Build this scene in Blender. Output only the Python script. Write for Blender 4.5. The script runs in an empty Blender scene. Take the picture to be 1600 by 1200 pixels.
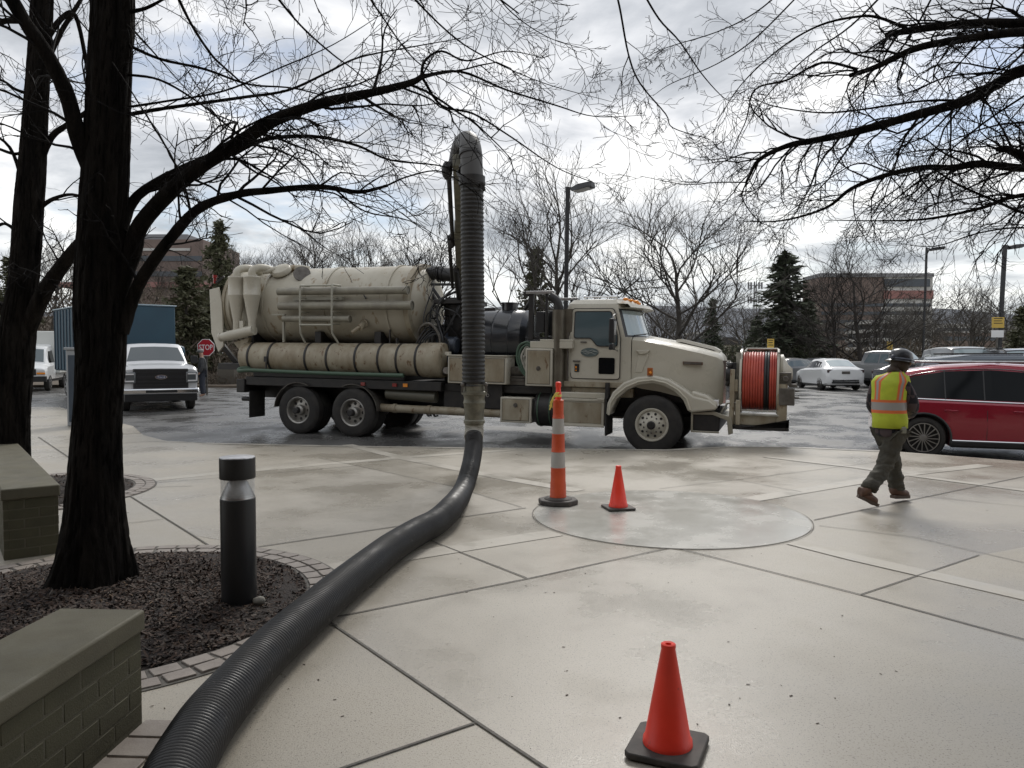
import bpy, bmesh, math, random
from mathutils import Vector, Matrix, noise
R = math.radians
C = bpy.context.scene.collection
SC = bpy.context.scene

# ------------------------------------------------ camera, sky, sun, exposure
FPX, CAMZ = 1180.0, 1.6
PITCH = math.atan(45/FPX)
cam_d = bpy.data.cameras.new('camera'); cam = bpy.data.objects.new('camera', cam_d); C.objects.link(cam)
cam.location = (0, 0, CAMZ); cam.rotation_euler = (R(90)-PITCH, 0, 0)
cam_d.sensor_width = 36; cam_d.lens = 36*FPX/1600; cam_d.clip_end = 9000; cam_d.clip_start = .05
SC.camera = cam
SKYOFF = (1.3, 6.6, 7)
SUN_EL, SUN_AZ = 42, 12          # degrees; azimuth measured from +Y towards +X
w = bpy.data.worlds.new('World'); SC.world = w; w.use_nodes = True
nt = w.node_tree; nt.nodes.clear(); N = nt.nodes.new; L = nt.links.new
out = N('ShaderNodeOutputWorld'); sky = N('ShaderNodeTexSky'); sky.sky_type = 'NISHITA'; sky.sun_disc = False
sky.sun_elevation = R(SUN_EL); sky.sun_rotation = R(SUN_AZ)
b1 = N('ShaderNodeBackground'); b1.inputs[1].default_value = .055; L(sky.outputs[0], b1.inputs[0])
tc = N('ShaderNodeTexCoord'); sx = N('ShaderNodeSeparateXYZ'); L(tc.outputs['Generated'], sx.inputs[0])
mx = N('ShaderNodeMath'); mx.operation = 'MAXIMUM'; L(sx.outputs[2], mx.inputs[0]); mx.inputs[1].default_value = 0
ad = N('ShaderNodeMath'); ad.operation = 'ADD'; L(mx.outputs[0], ad.inputs[0]); ad.inputs[1].default_value = .13
dx = N('ShaderNodeMath'); dx.operation = 'DIVIDE'; L(sx.outputs[0], dx.inputs[0]); L(ad.outputs[0], dx.inputs[1])
dy = N('ShaderNodeMath'); dy.operation = 'DIVIDE'; L(sx.outputs[1], dy.inputs[0]); L(ad.outputs[0], dy.inputs[1])
cx = N('ShaderNodeCombineXYZ'); L(dx.outputs[0], cx.inputs[0]); L(dy.outputs[0], cx.inputs[1])
def wnoise(scale, detail, rough, off, dist=0):
    m = N('ShaderNodeMapping'); m.inputs[1].default_value = off; L(cx.outputs[0], m.inputs[0])
    n = N('ShaderNodeTexNoise'); n.inputs['Scale'].default_value = scale; n.inputs['Detail'].default_value = detail
    n.inputs['Roughness'].default_value = rough; n.inputs['Distortion'].default_value = dist
    L(m.outputs[0], n.inputs['Vector']); return n
def wramp(src, stops):
    r = N('ShaderNodeValToRGB'); L(src, r.inputs[0]); e = r.color_ramp.elements
    while len(e) < len(stops): e.new(.5)
    for i, (p, c) in enumerate(stops): e[i].position = p; e[i].color = (*c, 1)
    return r
n1 = wnoise(.75, 7, .6, SKYOFF); cov = wramp(n1.outputs[0], [(.34, (0,)*3), (.46, (1,)*3)])
n2 = wnoise(1.5, 10, .58, (7.3, 2.2, 1), .25)
cl = wramp(n2.outputs[0], [(.33, (.235, .25, .275)), (.43, (.33, .345, .37)), (.51, (.44, .45, .47)), (.62, (.60, .60, .60))])
n3 = wramp(sx.outputs[2], [(0, (1.25, 1.26, 1.18)), (.10, (1.08, 1.09, 1.06)), (.25, (1, 1, 1))])
mh = N('ShaderNodeMix'); mh.data_type = 'RGBA'; mh.blend_type = 'MULTIPLY'; mh.inputs[0].default_value = 1
L(cl.outputs[0], mh.inputs[6]); L(n3.outputs[0], mh.inputs[7])
b2 = N('ShaderNodeBackground'); L(mh.outputs[2], b2.inputs[0]); b2.inputs[1].default_value = 1.0
ms = N('ShaderNodeMixShader'); L(cov.outputs[0], ms.inputs[0]); L(b1.outputs[0], ms.inputs[1]); L(b2.outputs[0], ms.inputs[2])
L(ms.outputs[0], out.inputs[0])
sd = bpy.data.lights.new('sun', 'SUN'); sd.energy = .9; sd.angle = R(16); sd.color = (1, .96, .9)
so = bpy.data.objects.new('sun', sd); C.objects.link(so)
sdir = Vector((math.sin(R(SUN_AZ))*math.cos(R(SUN_EL)), math.cos(R(SUN_AZ))*math.cos(R(SUN_EL)), math.sin(R(SUN_EL))))
so.rotation_euler = sdir.to_track_quat('Z', 'Y').to_euler(); so.location = (0, 0, 30)
SC.view_settings.view_transform = 'Standard'; SC.view_settings.look = 'None'
SC.view_settings.gamma = 1; SC.view_settings.exposure = .95

# ------------------------------------------------ measuring helpers
def ray(px, py):
    u = (600-py)/FPX
    return Vector(((px-800)/FPX, math.cos(PITCH)+u*math.sin(PITCH), -math.sin(PITCH)+u*math.cos(PITCH)))
def G(px, py, z=0.0):
    r = ray(px, py); t = (z-CAMZ)/r.z; return Vector((r.x*t, r.y*t, z))
def P(px, py, Y):
    r = ray(px, py); t = Y/r.y; return Vector((r.x*t, Y, CAMZ+r.z*t))
def road_z(Y):
    if Y < 17.5: return -.25+.045*(Y-13.5)
    if Y < 25: return -.07+.012*(Y-17.5)
    return .02
rng = random.Random(7)

# ------------------------------------------------ materials
MATS = {}
def mat(name, col, rough=.6, metal=0, col2=None, nscale=6, namt=.5, bump=0, bscale=60, spec=.5, coat=0,
        rough2=None, rscale=2, emit=0, stretch=None, trans=0, speck=None, bdist=.01, alpha=1):
    if name in MATS: return MATS[name]
    m = bpy.data.materials.new(name); m.use_nodes = True; t = m.node_tree; p = t.nodes['Principled BSDF']
    p.inputs['Base Color'].default_value = (*col, 1); p.inputs['Roughness'].default_value = rough
    p.inputs['Metallic'].default_value = metal; p.inputs['Specular IOR Level'].default_value = spec
    p.inputs['Coat Weight'].default_value = coat; p.inputs['Transmission Weight'].default_value = trans
    if alpha < 1: p.inputs['Alpha'].default_value = alpha
    if emit: p.inputs['Emission Color'].default_value = (*col, 1); p.inputs['Emission Strength'].default_value = emit
    tcn = t.nodes.new('ShaderNodeTexCoord'); vec = tcn.outputs['Object']
    if stretch:
        mp = t.nodes.new('ShaderNodeMapping'); mp.inputs[3].default_value = stretch
        t.links.new(vec, mp.inputs[0]); vec = mp.outputs[0]
    def nz(s, d=5, r=.6, v=None):
        n = t.nodes.new('ShaderNodeTexNoise'); n.inputs['Scale'].default_value = s
        n.inputs['Detail'].default_value = d; n.inputs['Roughness'].default_value = r
        t.links.new(v or vec, n.inputs['Vector']); return n.outputs[0]
    def ramp(src, a, b, ca=0, cb=1):
        r = t.nodes.new('ShaderNodeMapRange'); r.inputs[1].default_value = a; r.inputs[2].default_value = b
        r.inputs[3].default_value = ca; r.inputs[4].default_value = cb; t.links.new(src, r.inputs[0]); return r.outputs[0]
    last = None
    if col2:
        mxn = t.nodes.new('ShaderNodeMix'); mxn.data_type = 'RGBA'
        mxn.inputs[6].default_value = (*col, 1); mxn.inputs[7].default_value = (*col2, 1)
        t.links.new(ramp(nz(nscale, 8), .5-.5*namt*.6, .5+.5*namt*.6), mxn.inputs[0]); last = mxn.outputs[2]
    if speck:
        sc, amt, cc = speck
        m2 = t.nodes.new('ShaderNodeMix'); m2.data_type = 'RGBA'; m2.inputs[7].default_value = (*cc, 1)
        if last: t.links.new(last, m2.inputs[6])
        else: m2.inputs[6].default_value = (*col, 1)
        t.links.new(ramp(nz(sc, 3, .7), 1-amt-.06, 1-amt+.02), m2.inputs[0]); last = m2.outputs[2]
    if last: t.links.new(last, p.inputs['Base Color'])
    if rough2 is not None:
        t.links.new(ramp(nz(rscale, 6), .38, .62, rough, rough2), p.inputs['Roughness'])
    if bump:
        bn = t.nodes.new('ShaderNodeBump'); bn.inputs['Strength'].default_value = bump; bn.inputs['Distance'].default_value = bdist
        t.links.new(nz(bscale, 6), bn.inputs['Height']); t.links.new(bn.outputs[0], p.inputs['Normal'])
    MATS[name] = m; return m

concrete = mat('concrete_wet', (.378, .345, .287), .20, col2=(.348, .315, .258), nscale=.45, namt=.9, bump=.35, bscale=150, rough2=.50, rscale=.6, speck=(110, .37, (.15, .14, .12)), bdist=.004)
concrete_band = mat('concrete_band', (.435, .405, .345), .28, col2=(.38, .35, .295), nscale=2, bump=.2, bscale=160, rough2=.6, bdist=.004)
concrete_disc = mat('concrete_disc', (.47, .455, .41), .14, col2=(.44, .425, .38), nscale=.8, bump=.12, bscale=160, rough2=.32, bdist=.003)
joint_m = mat('joint_dark', (.05, .045, .038), .7, col2=(.11, .10, .085), nscale=30)
asphalt = mat('asphalt_wet', (.135, .132, .127), .10, col2=(.085, .083, .08), nscale=.8, namt=.8, bump=.35, bscale=110, rough2=.5, rscale=.9, bdist=.01)
grassm = mat('winter_grass', (.10, .10, .05), .9, col2=(.14, .11, .07), nscale=.4)
woodsm = mat('leaf_litter', (.13, .10, .075), .95, col2=(.085, .07, .05), nscale=.8, bump=.6, bscale=3, bdist=.1)
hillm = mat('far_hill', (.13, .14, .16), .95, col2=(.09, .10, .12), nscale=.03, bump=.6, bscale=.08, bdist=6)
mulchm = mat('mulch', (.014, .010, .008), .85, col2=(.03, .02, .015), nscale=25, bump=1, bscale=60, bdist=.02)
chipm = [mat('mulch_chip_%s' % n, c, .8) for n, c in (('dark', (.017, .010, .008)), ('brown', (.055, .031, .020)), ('grey', (.085, .066, .052)), ('leaf', (.17, .11, .065)))]
paver = mat('paver_stone', (.30, .265, .23), .55, col2=(.20, .17, .15), nscale=9, namt=.8, bump=.4, bscale=90, bdist=.004)
brickm = mat('wall_brick', (.080, .074, .040), .8, col2=(.050, .046, .026), nscale=7, namt=.9, bump=.5, bscale=120, bdist=.004)
mortarm = mat('wall_mortar', (.10, .092, .062), .9, bump=.4, bscale=120)
copingm = mat('wall_coping', (.125, .114, .074), .6, col2=(.075, .068, .044), nscale=5, namt=.9, bump=.4, bscale=140, bdist=.004, rough2=.8, rscale=4)
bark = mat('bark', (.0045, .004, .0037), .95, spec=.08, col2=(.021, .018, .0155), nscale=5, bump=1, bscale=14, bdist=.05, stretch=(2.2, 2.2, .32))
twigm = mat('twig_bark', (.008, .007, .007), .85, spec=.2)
farbark = mat('far_bark', (.045, .038, .032), .9, col2=(.03, .025, .022), nscale=1.2)
farbark2 = mat('grey_far_bark', (.075, .066, .057), .9, col2=(.045, .04, .034), nscale=1.2)
needles = mat('conifer_needles', (.045, .06, .038), .8, col2=(.09, .10, .06), nscale=1.2, namt=.9)
pineneed = mat('pine_needles', (.065, .072, .034), .8, col2=(.105, .10, .055), nscale=1.1, namt=.9)
tan = mat('tan_truck_paint', (.53, .505, .425), .24, col2=(.43, .40, .325), nscale=1.6, namt=.9, coat=.25, rough2=.55, rscale=3, bump=.03, bscale=30)
tandirty = mat('dirty_tan_paint', (.40, .365, .28), .34, col2=(.20, .155, .095), nscale=2.2, namt=.75, rough2=.7, rscale=4, speck=(5, .34, (.15, .09, .045)), stretch=(1.6, 1.6, .7))
tanold = mat('faded_tan_paint', (.54, .52, .44), .30, col2=(.33, .29, .215), nscale=.8, namt=1.0, rough2=.6, rscale=3, speck=(3.6, .35, (.27, .21, .135)), stretch=(1.3, 1.3, .55), bump=.15, bscale=2.5, bdist=.03)
blackm = mat('black_frame_paint', (.012, .012, .013), .5, col2=(.025, .022, .02), nscale=6)
rubber = mat('tyre_rubber', (.016, .015, .015), .75, col2=(.035, .032, .028), nscale=5, bump=.3, bscale=60)
steel = mat('brushed_steel', (.5, .5, .5), .35, 1, col2=(.35, .35, .35), nscale=9)
chrome = mat('chrome_trim', (.75, .76, .78), .12, 1)
dullst = mat('dull_steel', (.16, .15, .135), .5, .6, col2=(.09, .08, .07), nscale=7)
greenhose = mat('green_hose', (.055, .10, .065), .5)
redhose = mat('red_jetting_hose', (.50, .085, .05), .4, col2=(.36, .05, .035), nscale=5)
greyp2 = mat('dark_grey_car_paint', (.085, .09, .095), .25, .3, coat=.7)
glassd = mat('dark_glass', (.005, .006, .007), .08, spec=.2)
glassm = mat('tinted_glass', (.07, .10, .11), .05, spec=.9, coat=.6)
glassl = mat('light_glass', (.30, .37, .39), .06, spec=.9, coat=.6)
plastb = mat('black_plastic', (.015, .015, .016), .45)
polyt = mat('black_poly_tank', (.02, .022, .026), .25, coat=.4)
amber = mat('amber_lens', (.8, .28, .03), .25)
redlens = mat('red_lens', (.25, .012, .012), .2, coat=.5)
lensw = mat('clear_lens', (.7, .7, .7), .1, coat=.6)
hoseup = mat('boom_hose_rubber', (.012, .0118, .011), .5, col2=(.026, .024, .021), nscale=8)
hoselow = mat('ribbed_hose_rubber', (.008, .0085, .010), .38, col2=(.026, .025, .024), nscale=5, namt=.6, speck=(30, .30, (.07, .065, .06)), rough2=.6, rscale=5)
coupl = mat('coupling_olive', (.20, .19, .14), .45, .3, col2=(.11, .105, .08), nscale=9)
cuffm = mat('coupling_cuff', (.38, .365, .31), .5, col2=(.2, .19, .16), nscale=9)
conem = mat('cone_orange', (.95, .060, .030), .40, col2=(.84, .042, .02), nscale=5, speck=(22, .27, (.5, .06, .035)), bump=.1, bscale=40)
conem2 = mat('cone_faded_orange', (.66, .10, .03), .5, col2=(.52, .07, .02), nscale=5)
reflw = mat('reflective_white', (.42, .41, .38), .4)
conebase = mat('cone_base_rubber', (.03, .028, .027), .7, col2=(.09, .08, .07), nscale=12, namt=.7)
yellowm = mat('yellow_tape', (.75, .6, .12), .5)
vesty = mat('vest_lime', (.52, .60, .045), .75, col2=(.44, .52, .04), nscale=12)
vesto = mat('vest_orange', (.72, .17, .05), .7)
vests = mat('vest_silver', (.34, .33, .32), .45)
shirtm = None
skinm = mat('skin', (.42, .25, .18), .5)
hairm = mat('hair_brown', (.05, .032, .02), .6, bump=.5, bscale=90)
trousm = mat('work_trousers', (.070, .064, .048), .85, col2=(.045, .042, .033), nscale=6, bump=.6, bscale=14, bdist=.03)
bootm = mat('boot_leather', (.13, .065, .038), .6, col2=(.08, .04, .025), nscale=12)
solem = mat('boot_sole', (.10, .075, .06), .8)
hatm = mat('hard_hat_black', (.016, .017, .022), .3, coat=.3)
redpaint = mat('red_car_paint', (.29, .010, .028), .22, .2, coat=1)
whitep = mat('white_car_paint', (.75, .76, .76), .25, coat=.6)
silverp = mat('silver_car_paint', (.62, .63, .64), .28, .2, coat=.6)
greyp = mat('grey_car_paint', (.17, .175, .18), .28, .4, coat=.6)
blackp = mat('black_car_paint', (.015, .016, .02), .2, coat=.8)
bluep = mat('blue_box_paint', (.018, .062, .095), .5, col2=(.016, .052, .082), nscale=1)
blueg = mat('slate_box_paint', (.05, .07, .095), .5, col2=(.035, .05, .07), nscale=2)
utilg = mat('utility_grey', (.30, .32, .34), .5)
stopred = mat('stop_red', (.45, .02, .03), .4)
signw = mat('sign_white', (.8, .8, .8), .4)
signy = mat('sign_yellow', (.62, .42, .08), .5)
polem = mat('lamp_pole_black', (.02, .02, .022), .45)
bollm = mat('bollard_black', (.014, .015, .017), .42)
bolltop = mat('bollard_top', (.55, .55, .56), .35, .5, col2=(.35, .35, .36), nscale=30)
rockm = mat('rock', (.32, .30, .26), .8, col2=(.2, .19, .16), nscale=20, bump=.5, bscale=40)
bbrick = mat('building_brick', (.20, .15, .13), .85, col2=(.16, .12, .105), nscale=.5)
bpale = mat('building_pale', (.52, .51, .49), .8, col2=(.45, .44, .42), nscale=.3)
bgrey = mat('building_grey', (.22, .22, .23), .8)
bred = mat('building_red_band', (.30, .15, .135), .8)
bdark = mat('building_glass', (.05, .06, .075), .2)
cream = mat('cream_siding', (.55, .52, .42), .8)
roofm = mat('dark_roof', (.07, .07, .075), .8)
brushm = mat('brush_twigs', (.12, .095, .07), .9, col2=(.07, .055, .04), nscale=.6)
hedgem = mat('hedge_green', (.06, .07, .032), .9, col2=(.04, .048, .024), nscale=1)

def plaid():
    m = bpy.data.materials.new('plaid_flannel'); m.use_nodes = True; t = m.node_tree; p = t.nodes['Principled BSDF']
    tcn = t.nodes.new('ShaderNodeTexCoord'); ck = t.nodes.new('ShaderNodeTexChecker'); ck.inputs['Scale'].default_value = 11
    t.links.new(tcn.outputs['Object'], ck.inputs[0]); ck.inputs[1].default_value = (.012, .012, .018, 1); ck.inputs[2].default_value = (.075, .055, .06, 1)
    t.links.new(ck.outputs[0], p.inputs['Base Color']); p.inputs['Roughness'].default_value = .85; return m
shirtm = plaid()

# ------------------------------------------------ mesh helpers
SPLIT = {'hinge_plate', 'rear_fender', 'rear_latch', 'far_side_tanks', 'reel_frame', 'tank_cradle', 'wiper', 'rack_paint', 'tow_pipe', 'air_fitting', 'grille_bar', 'control_box', 'headache_frame', 'lifting_lug', 'cam_lever', 'valve', 'arch_trim', 'light_bar', 'engine_vent', 'cabinet_top', 'eye', 'hand_hole', 'lug_nut'}
class MB:
    def __init__(s): s.v = []; s.f = []; s.mi = []; s.cur = 0; s.T = None
    def addv(s, p):
        p = Vector(p); s.v.append(s.T @ p if s.T else p); return len(s.v)-1
    def face(s, idx): s.f.append(tuple(idx)); s.mi.append(s.cur)
    def box(s, x0, x1, y0, y1, z0, z1):
        b = len(s.v)
        for x, y, z in ((x0,y0,z0),(x1,y0,z0),(x1,y1,z0),(x0,y1,z0),(x0,y0,z1),(x1,y0,z1),(x1,y1,z1),(x0,y1,z1)): s.addv((x,y,z))
        for q in ((3,2,1,0),(4,5,6,7),(0,1,5,4),(1,2,6,5),(2,3,7,6),(3,0,4,7)): s.face([b+i for i in q])
        return s
    def obox(s, c, ax, ay, az, hx, hy, hz):
        b = len(s.v); c = Vector(c)
        for i, j, k in ((-1,-1,-1),(1,-1,-1),(1,1,-1),(-1,1,-1),(-1,-1,1),(1,-1,1),(1,1,1),(-1,1,1)):
            s.addv(c+Vector(ax)*hx*i+Vector(ay)*hy*j+Vector(az)*hz*k)
        for q in ((3,2,1,0),(4,5,6,7),(0,1,5,4),(1,2,6,5),(2,3,7,6),(3,0,4,7)): s.face([b+i for i in q])
        return s
    def bar(s, a, b, wd, hd=None, up=(0,0,1)):
        a = Vector(a); b = Vector(b); d = (b-a); L_ = d.length; d = d/L_
        u = Vector(up)
        if abs(d.dot(u)) > .97: u = Vector((1,0,0))
        y = u.cross(d).normalized(); z = d.cross(y)
        return s.obox((a+b)/2, d, y, z, L_/2, wd/2, (hd or wd)/2)
    def rings(s, rs, cap0=True, cap1=True, closed=True):
        n = len(rs[0]); base = []
        for r in rs: base.append(len(s.v)); [s.addv(p) for p in r]
        m = n if closed else n-1
        for a, b in zip(base, base[1:]):
            for i in range(m):
                j = (i+1) % n; s.face((a+i, a+j, b+j, b+i))
        if cap0: s.face([base[0]+i for i in range(n)][::-1])
        if cap1: s.face([base[-1]+i for i in range(n)])
        return s
    def tube(s, pts, rad, n=12, cap=True):
        pts = [Vector(p) for p in pts]
        if not hasattr(rad, '__len__'): rad = [rad]*len(pts)
        d0 = (pts[1]-pts[0]).normalized(); u = Vector((0,0,1)) if abs(d0.z) < .9 else Vector((1,0,0))
        x = d0.cross(u).normalized(); rs = []
        cs = [(math.cos(2*math.pi*i/n), math.sin(2*math.pi*i/n)) for i in range(n)]
        for i, p in enumerate(pts):
            d = (pts[min(i+1, len(pts)-1)]-pts[max(i-1, 0)]).normalized()
            x = (x-d*x.dot(d)).normalized(); y = d.cross(x)
            rs.append([p+x*(c*rad[i])+y*(q*rad[i]) for c, q in cs])
        return s.rings(rs, cap, cap)
    def cyl(s, a, b, r, n=24, r2=None, cap=True): return s.tube([a, b], [r, r if r2 is None else r2], n, cap)
    def lathe(s, prof, n=32, c=(0,0,0), cap0=True, cap1=True):
        c = Vector(c)
        return s.rings([[c+Vector((r*math.cos(2*math.pi*i/n), r*math.sin(2*math.pi*i/n), z)) for i in range(n)] for r, z in prof], cap0, cap1)
    def lathex(s, prof, c, n=36, cap0=True, cap1=True, axis='y'):
        c = Vector(c); rs = []
        for r, a in prof:
            ring = []
            for i in range(n):
                t = 2*math.pi*i/n
                if axis == 'y': ring.append(c+Vector((r*math.cos(t), a, -r*math.sin(t))))
                else: ring.append(c+Vector((a, r*math.cos(t), r*math.sin(t))))
            rs.append(ring)
        return s.rings(rs, cap0, cap1)
    def prism(s, poly, y0, y1):
        """polygon in (x,z), extruded from y0 to y1"""
        n = len(poly); b = len(s.v)
        for y in (y0, y1):
            for x, z in poly: s.addv((x, y, z))
        s.face([b+i for i in range(n)]); s.face([b+n+i for i in range(n)][::-1])
        for i in range(n): j = (i+1) % n; s.face((b+i, b+n+i, b+n+j, b+j))
        return s
    def prismz(s, poly, z0, z1):
        n = len(poly); b = len(s.v)
        for z in (z0, z1):
            for x, y in poly: s.addv((x, y, z))
        s.face([b+i for i in range(n)][::-1]); s.face([b+n+i for i in range(n)])
        for i in range(n): j = (i+1) % n; s.face((b+i, b+j, b+n+j, b+n+i))
        return s
    def sphere(s, c, r, n=12, m=8, sx=1, sy=1, sz=1):
        c = Vector(c)
        prof = [(math.sin(math.pi*(k+.001)/m), -math.cos(math.pi*(k+.001)/m)) for k in range(m)]+[(.001, 1)]
        return s.rings([[c+Vector((sx*r*q*math.cos(2*math.pi*i/n), sy*r*q*math.sin(2*math.pi*i/n), sz*r*z)) for i in range(n)] for q, z in prof])
    def islands(s):
        par = list(range(len(s.v)))
        def fd(i):
            while par[i] != i: par[i] = par[par[i]]; i = par[i]
            return i
        for f in s.f:
            for i in f[1:]: par[fd(i)] = fd(f[0])
        g = {}
        for k, f in enumerate(s.f): g.setdefault(fd(f[0]), []).append(k)
        out = []
        for ks in g.values():
            q = MB(); mp = {}
            for k in ks:
                for i in s.f[k]:
                    if i not in mp: mp[i] = len(q.v); q.v.append(s.v[i])
                q.f.append(tuple(mp[i] for i in s.f[k])); q.mi.append(s.mi[k])
            out.append(q)
        return out
    def build(s, name, m, parent=None, bev=0, smooth=True, ang=35, norm=False, seg=2):
        if name in SPLIT and parent:
            r = None
            for q in s.islands(): o = q._build(name, m, parent, bev, smooth, ang, norm, seg); r = r or o
            return r
        return s._build(name, m, parent, bev, smooth, ang, norm, seg)
    def _build(s, name, m, parent, bev, smooth, ang, norm, seg):
        me = bpy.data.meshes.new(name); me.from_pydata([tuple(p) for p in s.v], [], s.f)
        ms_ = m if isinstance(m, (list, tuple)) else [m]
        for q in ms_: me.materials.append(q)
        if len(ms_) > 1: me.polygons.foreach_set('material_index', s.mi)
        if norm:
            bm = bmesh.new(); bm.from_mesh(me); bmesh.ops.recalc_face_normals(bm, faces=bm.faces); bm.to_mesh(me); bm.free()
        if smooth:
            me.shade_smooth(); me.set_sharp_from_angle(angle=R(ang))
        me.update(); o = bpy.data.objects.new(name, me); C.objects.link(o)
        if parent: o.parent = parent
        if bev:
            b = o.modifiers.new('bevel', 'BEVEL'); b.width = bev; b.segments = seg; b.limit_method = 'ANGLE'; b.angle_limit = R(40); b.harden_normals = False
        return o
def tag(o, label=None, cat=None, group=None, kind=None):
    if label: o['label'] = label
    if cat: o['category'] = cat
    if group: o['group'] = group
    if kind: o['kind'] = kind
    return o
def empty(name, loc=(0,0,0), rz=0, label=None, cat=None, group=None):
    o = bpy.data.objects.new(name, None); C.objects.link(o); o.location = loc; o.rotation_euler = (0, 0, rz); o.empty_display_size = .2
    return tag(o, label, cat, group)
def kids(o): return [c for c in bpy.data.objects if c.parent == o]
def copy_tree(o, parent=None):
    c = o.copy(); C.objects.link(c)
    if parent: c.parent = parent
    for ch in kids(o): copy_tree(ch, c)
    return c
def bake(o):
    dg = bpy.context.evaluated_depsgraph_get(); dg.update()
    me = bpy.data.meshes.new_from_object(o.evaluated_get(dg)); o.modifiers.clear(); o.data = me; return o
def text(s, size, m, parent, loc, rot, name='lettering', depth=.002, bold=0, sx=1):
    cu = bpy.data.curves.new(name, 'FONT'); cu.body = s; cu.size = size; cu.align_x = 'CENTER'; cu.align_y = 'CENTER'; cu.extrude = depth; cu.offset = bold
    t = bpy.data.objects.new(name, cu); C.objects.link(t)
    dg = bpy.context.evaluated_depsgraph_get(); dg.update(); me = bpy.data.meshes.new_from_object(t.evaluated_get(dg))
    bpy.data.objects.remove(t); me.materials.clear(); me.materials.append(m)
    o = bpy.data.objects.new(name, me); C.objects.link(o); o.parent = parent; o.location = loc; o.rotation_euler = rot; o.scale = (sx, 1, 1); return o
def catmull(pts, k=6):
    P_ = [Vector(p) for p in pts]; P_ = [P_[0]*2-P_[1]]+P_+[P_[-1]*2-P_[-2]]; o = []
    for i in range(1, len(P_)-2):
        a, b, c, d = P_[i-1:i+3]
        for j in range(k):
            t = j/k; o.append(.5*((2*b)+(c-a)*t+(2*a-5*b+4*c-d)*t*t+(3*b-a-3*c+d)*t**3))
    o.append(P_[-2]); return o
def resample(pts, step):
    o = [pts[0].copy()]; acc = 0
    for a, b in zip(pts, pts[1:]):
        d = (b-a).length; t = step-acc
        while t <= d: o.append(a.lerp(b, t/d)); t += step
        acc = d-(t-step)
    return o
def skin(name, verts, edges, radii, m, parent=None, sub=2):
    me = bpy.data.meshes.new(name); me.from_pydata([tuple(v) for v in verts], edges, [])
    o = bpy.data.objects.new(name, me); C.objects.link(o)
    sk = o.modifiers.new('skin', 'SKIN'); sk.use_smooth_shade = True
    lay = me.skin_vertices[0] if me.skin_vertices else None
    if lay is None:
        bm = bmesh.new(); bm.from_mesh(me); bm.verts.layers.skin.verify(); bm.to_mesh(me); bm.free(); lay = me.skin_vertices[0]
    for i, r in enumerate(radii):
        lay.data[i].radius = (r, r) if not hasattr(r, '__len__') else r
    lay.data[0].use_root = True
    sb = o.modifiers.new('sub', 'SUBSURF'); sb.levels = sub; sb.render_levels = sub
    bake(o); o.data.materials.clear(); o.data.materials.append(m); o.data.shade_smooth()
    if parent: o.parent = parent
    return o

# ------------------------------------------------ ground
def ribbon(mb, pts, wd, z):
    pts = [Vector((p[0], p[1])) for p in pts]; n = len(pts); Ls = []
    for i, p in enumerate(pts):
        d = (pts[min(i+1, n-1)]-pts[max(i-1, 0)]).normalized(); q = Vector((-d.y, d.x))*wd/2
        Ls.append((mb.addv((p.x+q.x, p.y+q.y, z)), mb.addv((p.x-q.x, p.y-q.y, z))))
    for a, b in zip(Ls, Ls[1:]): mb.face((a[0], a[1], b[1], b[0]))
def terrain_z(x, y):
    z = -.7 if y < 47 else min(.0, -.7+(y-47)*.35)
    if y > 50:
        if x < 3: z += min(7, (y-50)*.14)*min(1, (3-x)/22)*max(0, 1-max(0, y-150)/300)
        else: z -= min(6, (y-50)*.05)
    if y > 500:
        h = 98*math.exp(-((y-1500)/480)**2)*(.93+.12*math.sin(x*.0031+.4)+.06*math.sin(x*.011))
        z += h*(1 if x > -900 else 1)
    return z
tb = MB(); ys = [-60, -20, 0, 20, 40, 47, 48, 50, 54, 60, 70, 85, 105, 140, 200, 300, 420, 520, 700, 850, 1000, 1120, 1220, 1300, 1380, 1440, 1500, 1560, 1640, 1800, 2200, 3500, 5000]
xs = [-5000, -3500, -2500]+[-2000+k*125 for k in range(0, 13)]+[-400, -300, -200, -140, -100, -70, -50, -35, -22, -12, -4, 3, 10, 20, 40, 70, 110, 160, 230, 320, 430]+[550+k*125 for k in range(0, 16)]+[3500, 5000]
for y in ys:
    for x in xs: tb.addv((x, y, terrain_z(x, y)+(rng.uniform(-2.2, 2.2) if 800 < y < 1800 else 0)))
nx = len(xs)
for j in range(len(ys)-1):
    for i in range(nx-1):
        a = j*nx+i; tb.cur = 2 if ys[j] > 480 else (1 if xs[i] < 3 else 0); tb.face((a, a+1, a+nx+1, a+nx))
tag(tb.build('terrain', [grassm, woodsm, hillm], ang=60), kind='structure')
rb = MB(); ry = [-12, 2, 10.5, 13.5, 15.5, 17.5, 20, 22.5, 25, 30, 38, 46.5]
for y in ry:
    for x in (-60, -30, -10, 0, 10, 30, 75): rb.addv((x, y, road_z(y)))
for j in range(len(ry)-1):
    for i in range(6): a = j*7+i; rb.face((a, a+1, a+8, a+7))
tag(rb.build('asphalt_road', asphalt), kind='structure')
edge = [(-34, 44), (-26, 37), (-18.5, 29), (-12.7, 21.7), (-8.55, 17), (-7.4, 15.1), (-6.5, 14.1), (-5.6, 13.75), (-4, 13.45), (-2.26, 13.2), (-.7, 13.02), (.8, 12.88), (1.85, 12.8), (2.6, 12.74), (3.1, 12.95), (3.8, 13.18), (4.9, 13.12), (6.4, 12.5), (7.67, 11.4), (10, 9.1), (14, 5)]
pl = edge+[(14, -14), (-40, -14), (-40, 44)]
tag(MB().prismz(pl[::-1], -.55, 0).build('plaza', concrete, smooth=False), kind='structure')
kb = MB(); off = [(x-.0, y-.10) for x, y in edge[6:16]]
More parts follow.
